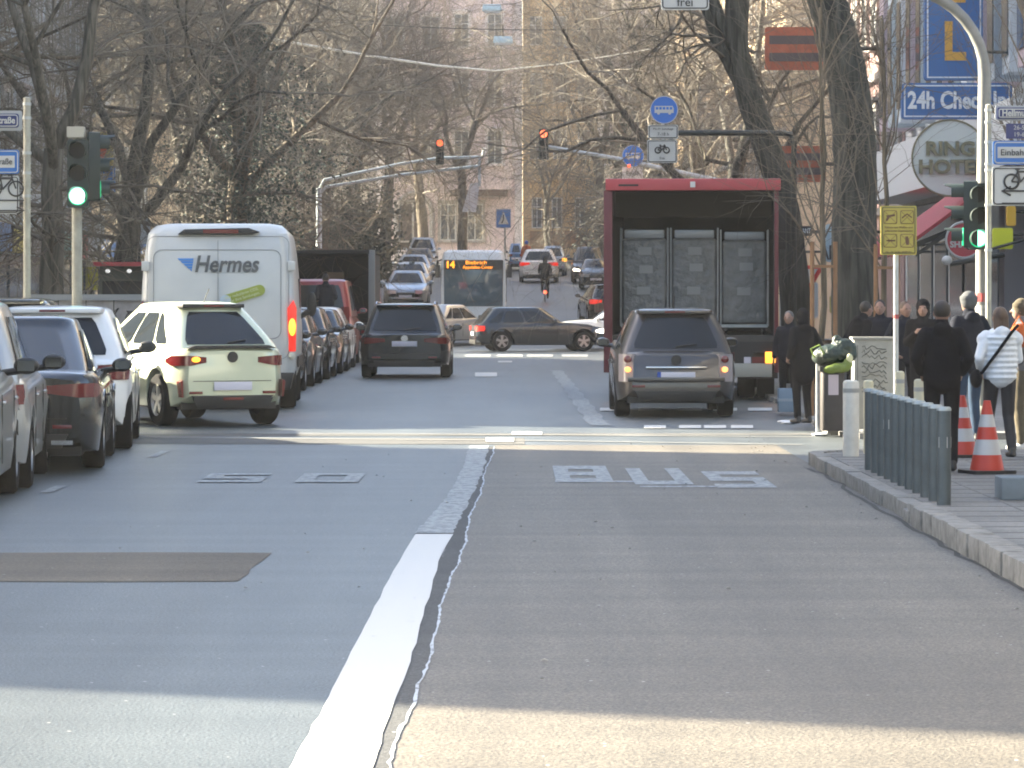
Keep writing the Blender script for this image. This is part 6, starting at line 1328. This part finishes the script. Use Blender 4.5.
for k in range(90):
    y = r8.uniform(14, 42); x = r8.choice([r8.uniform(-3, 2.8), r8.gauss(2.75, .12)]); s_ = r8.uniform(.006, .02); z = .012
    b.add([(x - s_, y, z), (x, y + s_ * 1.5, z + .004), (x + s_, y, z), (x, y - s_ * 1.2, z + .006)], [(0, 1, 2, 3)])
tag(b.build('leaf_litter', mat('leaf_litter', (.34, .33, .3), .9, var=.5, scale=9), fix=False), kind='stuff')

# ================================================================ PEOPLE
SKIN = mat('skin', (.26, .15, .11), .55); SKIN2 = mat('skin_brown', (.25, .14, .09), .55); HAIRB = mat('hair_dark', (.02, .015, .012), .6); HAIRM = mat('hair_brown', (.09, .055, .035), .6, var=.4, scale=30, stretch=(1, 1, .1)); SHOE = mat('shoe_black', (.015, .015, .016), .5); SHOEW = mat('shoe_white', (.55, .53, .5), .5)
def cloth(name, c): return mat(name, c, .95, spec=.15, var=.2, scale=6, bump=.5, bscale=10, bdist=.03)
CBLK = cloth('cloth_black', (.008, .008, .01)); CNAVY = cloth('cloth_navy', (.012, .014, .022)); CJEAN = cloth('cloth_jeans', (.03, .05, .085)); CWHT = mat('puffer_white', (.62, .66, .7), .55, bump=.3, bscale=14, bdist=.02); CBEI = cloth('cloth_beige', (.1, .085, .06)); CORG = cloth('cloth_orange', (.4, .1, .03)); CGREY = cloth('cloth_grey', (.12, .12, .125)); CRED = cloth('cloth_red', (.45, .06, .04))
def person(label, x, Y, z, h, yaw, jac, tro, hair=HAIRB, hat=None, arms='down', stride=0., puffer=False, long_=False, hood=None, longhair=False, vox=.014, shoes=SHOE, skin=SKIN, lean=0., pose=None, group=None):
    t = thing('person', label, 'person', (x, Y, z), yaw, group); k = h / 1.74
    V = lambda a, b_, c: Vector((a * k, (b_ + lean * max(0, c - .9)) * k, c * k)); rr = lambda r_: r_ * k
    body, ja, tr, sh, hr = MB(), MB(), MB(), MB(), MB()
    seat = pose == 'cycle'
    hips = [V(-.095, 0, .92), V(.095, 0, .92)]
    if seat: kn = [V(-.11, .36, .72), V(.11, .22, .52)]; an = [V(-.11, .22, .36), V(.11, .12, .12)]
    else: kn = [V(-.1, stride * .6 + .03, .5), V(.1, -stride * .3 + .05, .5)]; an = [V(-.1, stride, .09), V(.1, -stride, .09 + abs(stride) * .15)]
    for i in (0, 1):
        body.caps(hips[i], kn[i], rr(.08), rr(.055)); body.caps(kn[i], an[i], rr(.052), rr(.036))
        tr.caps(hips[i], kn[i], rr(.095), rr(.07)); tr.caps(kn[i], an[i] + V(0, 0, .02) - V(0, 0, 0), rr(.066), rr(.055))
        a = an[i]; f = Vector((0, 1, 0))
        sh.caps(a + Vector((0, -.03, -.045)) * k, a + Vector((0, .15, -.055)) * k, rr(.042), rr(.035), 12, 1.1); sh.caps(a + Vector((0, -.02, .0)) * k, a, rr(.045), rr(.04))
    tr.ell(V(0, 0, .95), (rr(.17), rr(.125), rr(.12))); body.ell(V(0, 0, .95), (rr(.15), rr(.105), rr(.12)))
    body.caps(V(0, 0, 1.0), V(0, 0, 1.34), rr(.115), rr(.125), 16, 1.3); body.caps(V(0, -.005, 1.38), V(0, .015, 1.55), rr(.055), rr(.052))
    # head with face
    hc = V(0, .02, 1.61); body.ell(hc, (rr(.076), rr(.092), rr(.112)), 20, 14); body.ell(hc + Vector((0, .035, -.06)) * k, (rr(.052), rr(.05), rr(.05))); body.caps(hc + Vector((0, .088, .01)) * k, hc + Vector((0, .11, -.02)) * k, rr(.01), rr(.016), 8)
    for sg in (-1, 1): body.ell(hc + Vector((sg * .078, -.005, -.005)) * k, (rr(.012), rr(.022), rr(.032))); body.ell(hc + Vector((sg * .03, .078, .028)) * k, (rr(.022), rr(.012), rr(.008)))
    body.ell(hc + Vector((0, .085, -.055)) * k, (rr(.025), rr(.01), rr(.009)))
    # arms
    for i, sg in enumerate((-1, 1)):
        S0 = V(sg * .165, 0, 1.40); am = arms if isinstance(arms, str) else arms[i]
        if am == 'pockets': E, W_ = V(sg * .27, -.09, 1.15), V(sg * .2, .09, .99)
        elif am == 'carry': E, W_ = V(sg * .24, -.03, 1.15), V(sg * .2, .22, 1.1)
        elif am == 'bars': E, W_ = V(sg * .24, .2, 1.2), V(sg * .24, .46, 1.08)
        elif am == 'phone': E, W_ = V(sg * .22, .02, 1.14), V(sg * .08, .24, 1.28)
        else: E, W_ = V(sg * .25, -.03, 1.14), V(sg * .26, .05 + stride * -sg * .4, .9)
        d = (W_ - E).normalized(); body.caps(S0, E, rr(.05), rr(.038)); body.caps(E, W_, rr(.038), rr(.026))
        ja.caps(S0, E, rr(.072), rr(.058)); ja.caps(E, W_ - d * .03, rr(.058), rr(.046))
        # hand: palm, four bent fingers, thumb from the side of the palm
        s_ = d.orthogonal().normalized(); s_ = (Vector((0, 1, 0)) - d * d.y).normalized() if abs(d.y) < .9 else Vector((1, 0, 0)); nrm = d.cross(s_)
        if nrm.x * sg > 0: nrm = -nrm
        P0 = W_ + d * .045 * k; body.caps(W_, W_ + d * .075 * k, rr(.024), rr(.03), 10, .75)
        for q, ln in ((-.027, .066), (-.009, .076), (.009, .07), (.027, .055)):
            a = W_ + d * .085 * k + s_ * q * k; b_ = a + (d * .75 + nrm * .35) * ln * .55 * k; c = b_ + (d * .45 + nrm * .75) * ln * .5 * k
            body.caps(a, b_, rr(.0095), rr(.009), 8); body.caps(b_, c, rr(.009), rr(.0075), 8)
        a = W_ + d * .03 * k + s_ * .028 * k; b_ = a + (d * .6 + s_ * .7 + nrm * .3) * .035 * k; body.caps(a, b_, rr(.012), rr(.011), 8); body.caps(b_, b_ + (d * .9 + nrm * .3) * .028 * k, rr(.011), rr(.009), 8)
    if puffer:
        for j in range(8): zz = .93 + j * .065; wv = .200 + .012 * math.sin(j * .8) + (.015 if j > 4 else 0); ja.ell(V(0, 0, zz), (rr(wv), rr(.165), rr(.04)), 20, 9)
        ja.caps(V(0, 0, .95), V(0, 0, 1.36), rr(.148), rr(.148), 16, 1.3)
        for sg in (-1, 1): ja.ell(V(sg * .19, 0, 1.36), (rr(.085), rr(.085), rr(.085)))
    else:
        ja.caps(V(0, 0, .84 if long_ else .93), V(0, 0, 1.33), rr(.145), rr(.14), 18, 1.32)
        if long_: ja.caps(V(0, 0, .72), V(0, 0, .95), rr(.15), rr(.15), 18, 1.25)
    ja.caps(V(-.12, 0, 1.40), V(.12, 0, 1.40), rr(.07), rr(.07)); ja.caps(V(0, -.01, 1.42), V(0, 0, 1.50), rr(.1), rr(.075)); ja.ell(V(0, -.09, 1.44), (rr(.1), rr(.055), rr(.075)))
    bo = body.build('body', skin, t); remesh(bo, vox * (.62 if vox < .012 else .8), 2)
    # legs and torso of the body lie inside the clothes
    j = ja.build('jacket', jac, t); remesh(j, vox, 2); q = tr.build('trousers', tro, t); remesh(q, vox, 2); s2 = sh.build('shoes', shoes, t); remesh(s2, vox, 2)
    for sg in (-1, 1): 
        MB().ell(hc + Vector((sg * .03, .083, .012)) * k, (rr(.012), rr(.008), rr(.007)), 8, 5).build('eye', HAIRB, bo)
    if hood or hat:
        hr.ell(hc + Vector((0, -.018, .03)) * k, (rr(.1), rr(.105), rr(.115)), 18, 12)
        if hood: hr.ell(hc + Vector((0, -.04, -.06)) * k, (rr(.1), rr(.09), rr(.1)))
        o = hr.build('hood' if hood else 'hat', hood or hat, t); remesh(o, vox, 2)
        if hat: MB().lathe([(rr(.1), .0), (rr(.104), .01), (rr(.104), .04), (rr(.1), .05)], 20, 'z', hc + Vector((0, -.015, .03)) * k).build('hat_band', hat, o)
    else:
        hr.ell(hc + Vector((0, -.022, .03)) * k, (rr(.088), rr(.092), rr(.1)), 18, 12)
        if longhair:
            for u in (-.05, -.02, .02, .05): hr.caps(hc + Vector((u, -.05, .02)) * k, hc + Vector((u * 1.3, -.09, -.24 - .05 * abs(u) * 10)) * k, rr(.045), rr(.022))
        o = hr.build('hair', hair, t); remesh(o, vox, 2)
    return t
PV = .12
person('person in a black jacket seen from behind, hands in pockets, beside the cones', px(942, 30.4), 30.4, PV, 1.50, R(-4), CBLK, CBLK, HAIRB, arms='pockets', stride=.1, vox=.010)
person('person in a white quilted jacket with long hair walking away behind the cone', px(1000, 33), 33., PV, 1.44, R(8), CWHT, mat('leggings_black', (.016, .016, .02), .8), HAIRM, arms=('pockets', 'phone'), stride=.14, puffer=True, longhair=True, vox=.010)
sb = thing('shoulder_bag', 'dark shoulder strap and bag worn across the white quilted jacket', 'bag', (px(1000, 33), 33., PV + .9), R(8)); MB().tube([(.16, -.04, .36), (.08, -.125, .3), (-.06, -.15, .12), (-.2, -.1, -.08), (-.22, -.02, -.1)], .016, 8).build('strap', CBLK, sb); o = MB().ell((-.23, .0, -.14), (.05, .12, .09)).build('bag', CBLK, sb)
person('person in beige trousers at the right picture edge, turned sideways', px(1022, 36.5), 36.5, .05, 1.58, R(80), CGREY, CBEI, HAIRB, hat=CBEI, arms='carry', vox=.012, shoes=SHOEW)
ob = thing('orange_bag', 'bright orange bag held by the person at the right edge', 'bag', (px(1019, 36.1), 36.1, 1.25)); o = MB().ell((0, 0, 0), (.1, .09, .13)).build('bag', CORG, ob); MB().tube([(-.06, 0, .1), (0, 0, .2), (.06, 0, .1)], .01, 6).build('handle', CORG, ob)
person('person with a grey knitted hat and blue jeans standing left of the main post', px(969, 38.6), 38.6, .05, 1.66, R(25), CNAVY, CJEAN, hat=cloth('knit_grey', (.09, .095, .1)), arms='pockets', vox=.013)
person('person in a dark hooded jacket facing the camera near the grey cabinet', px(923, 44), 44., .05, 1.58, R(170), CBLK, CBLK, hood=CBLK, arms='phone', vox=.014)
person('person in dark clothes just right of the yellow sign post', px(905, 45.5), 45.5, .05, 1.56, R(200), CNAVY, CBLK, hair=HAIRM, arms='pockets', vox=.014)
person('person in a long dark coat standing at the kerb by the litter bin', px(803, 44.5), 44.5, .05, 1.46, R(30), CBLK, CBLK, hood=CBLK, arms='pockets', long_=True, vox=.013)
person('grey-haired person partly hidden behind the long-coated bystander', px(789, 50), 50., .05, 1.42, R(160), CNAVY, CBLK, hair=mat('hair_grey', (.1, .095, .09), .6), arms='down', vox=.016)
person('person in a black jacket leaning forward behind the litter bin', px(852, 47), 47., .05, 1.56, R(-60), CBLK, CBLK, arms='down', lean=.35, vox=.015)
person('person with a pale face between the large tree and yellow sign', px(880, 48.5), 48.5, .05, 1.58, R(170), CNAVY, CBLK, hair=HAIRB, arms='down', vox=.015)
person('person in dark clothes climbing at the rear of the dark open lorry', px(326, 85.7), 85.7, .55, 1.72, R(10), CNAVY, CBLK, arms='carry', lean=.1, vox=.018)
st = thing('step_stool', 'dark step under the person behind the dark lorry', 'step', (px(326, 85.7), 85.7, 0)); MB().box(-.3, .3, -.25, .3, .48, .545).build('tread', DARKM, st)
for sx_ in (-.26, .26):
    for sy_ in (-.2, .25): MB().box(sx_ - .02, sx_ + .02, sy_ - .02, sy_ + .02, 0, .48).build('leg', DARKM, st)
person('person in an orange-red jacket and blue cap standing far up the hill', px(526.5, 186), 186., gz(186), 1.75, R(0), CORG, CNAVY, hat=cloth('cap_blue', (.04, .12, .45)), vox=.02)
# cyclist
CY = 146.; cxx = px(545, CY); person('person in black riding a bicycle up the hill, seen from behind', cxx, CY, gz(CY) + .12, 1.8, 0, CBLK, CBLK, hood=CBLK, arms='bars', pose='cycle', lean=.15, vox=.018)
bk = thing('bicycle', 'bicycle with a bright red rear lamp under the black-clad rider', 'bicycle', (cxx, CY, gz(CY)))
for yw in (-.5, .55):
    o = MB().tube([(0, yw + .34 * math.cos(R(a)), .35 + .34 * math.sin(R(a))) for a in range(0, 361, 15)], .022, 6).build('wheel', TYRE, bk)
    b = MB(); [b.tube([(0, yw, .35), (0, yw + .33 * math.cos(R(a)), .35 + .33 * math.sin(R(a)))], .004, 3) for a in range(0, 360, 30)]; b.build('spokes', STEEL, o)
MB().tube([(0, -.5, .35), (0, -.05, .32), (0, .4, .8), (0, -.18, .85), (0, -.5, .35)], .018, 6).tube([(0, -.05, .32), (0, -.2, .95)], .018, 6).tube([(0, .55, .35), (0, .38, .95)], .018, 6).build('frame', DARKM, bk)
MB().tube([(-.28, .35, 1.0), (0, .42, 1.02), (.28, .35, 1.0)], .015, 6).build('handlebar', DARKM, bk); MB().ell((0, -.2, .97), (.08, .14, .04)).build('saddle', BLACKP, bk)
MB().lathe([(.01, 0), (.07, 0), (.07, .04), (.01, .04)], 12, 'y', (0, -.87, .42)).build('rear_lamp', mat('cycle_lamp_lit', (1, .2, .1), .3, emit=(1, .1, .04), es=6), bk); MB().tube([(0, -.83, .42), (0, -.55, .6)], .012, 5).build('lamp_bracket', DARKM, bk)

# ================================================================ AIR
hz = MB().box(-270, 270, -62, 460, -1.2, 34).build('haze', mat('haze_air', (.5, .5, .5)), smooth=False); tag(hz, kind='stuff')
hm = bpy.data.materials.new('haze_volume'); hm.use_nodes = True; hn = hm.node_tree; hn.nodes.clear(); ho = hn.nodes.new('ShaderNodeOutputMaterial'); hv = hn.nodes.new('ShaderNodeVolumePrincipled')
hv.inputs['Color'].default_value = (.85, .86, .88, 1); hv.inputs['Density'].default_value = .0004; hv.inputs['Anisotropy'].default_value = .3; hn.links.new(hv.outputs[0], ho.inputs['Volume'])
hz.data.materials.clear(); hz.data.materials.append(hm); scene.cycles.volume_bounces = 0
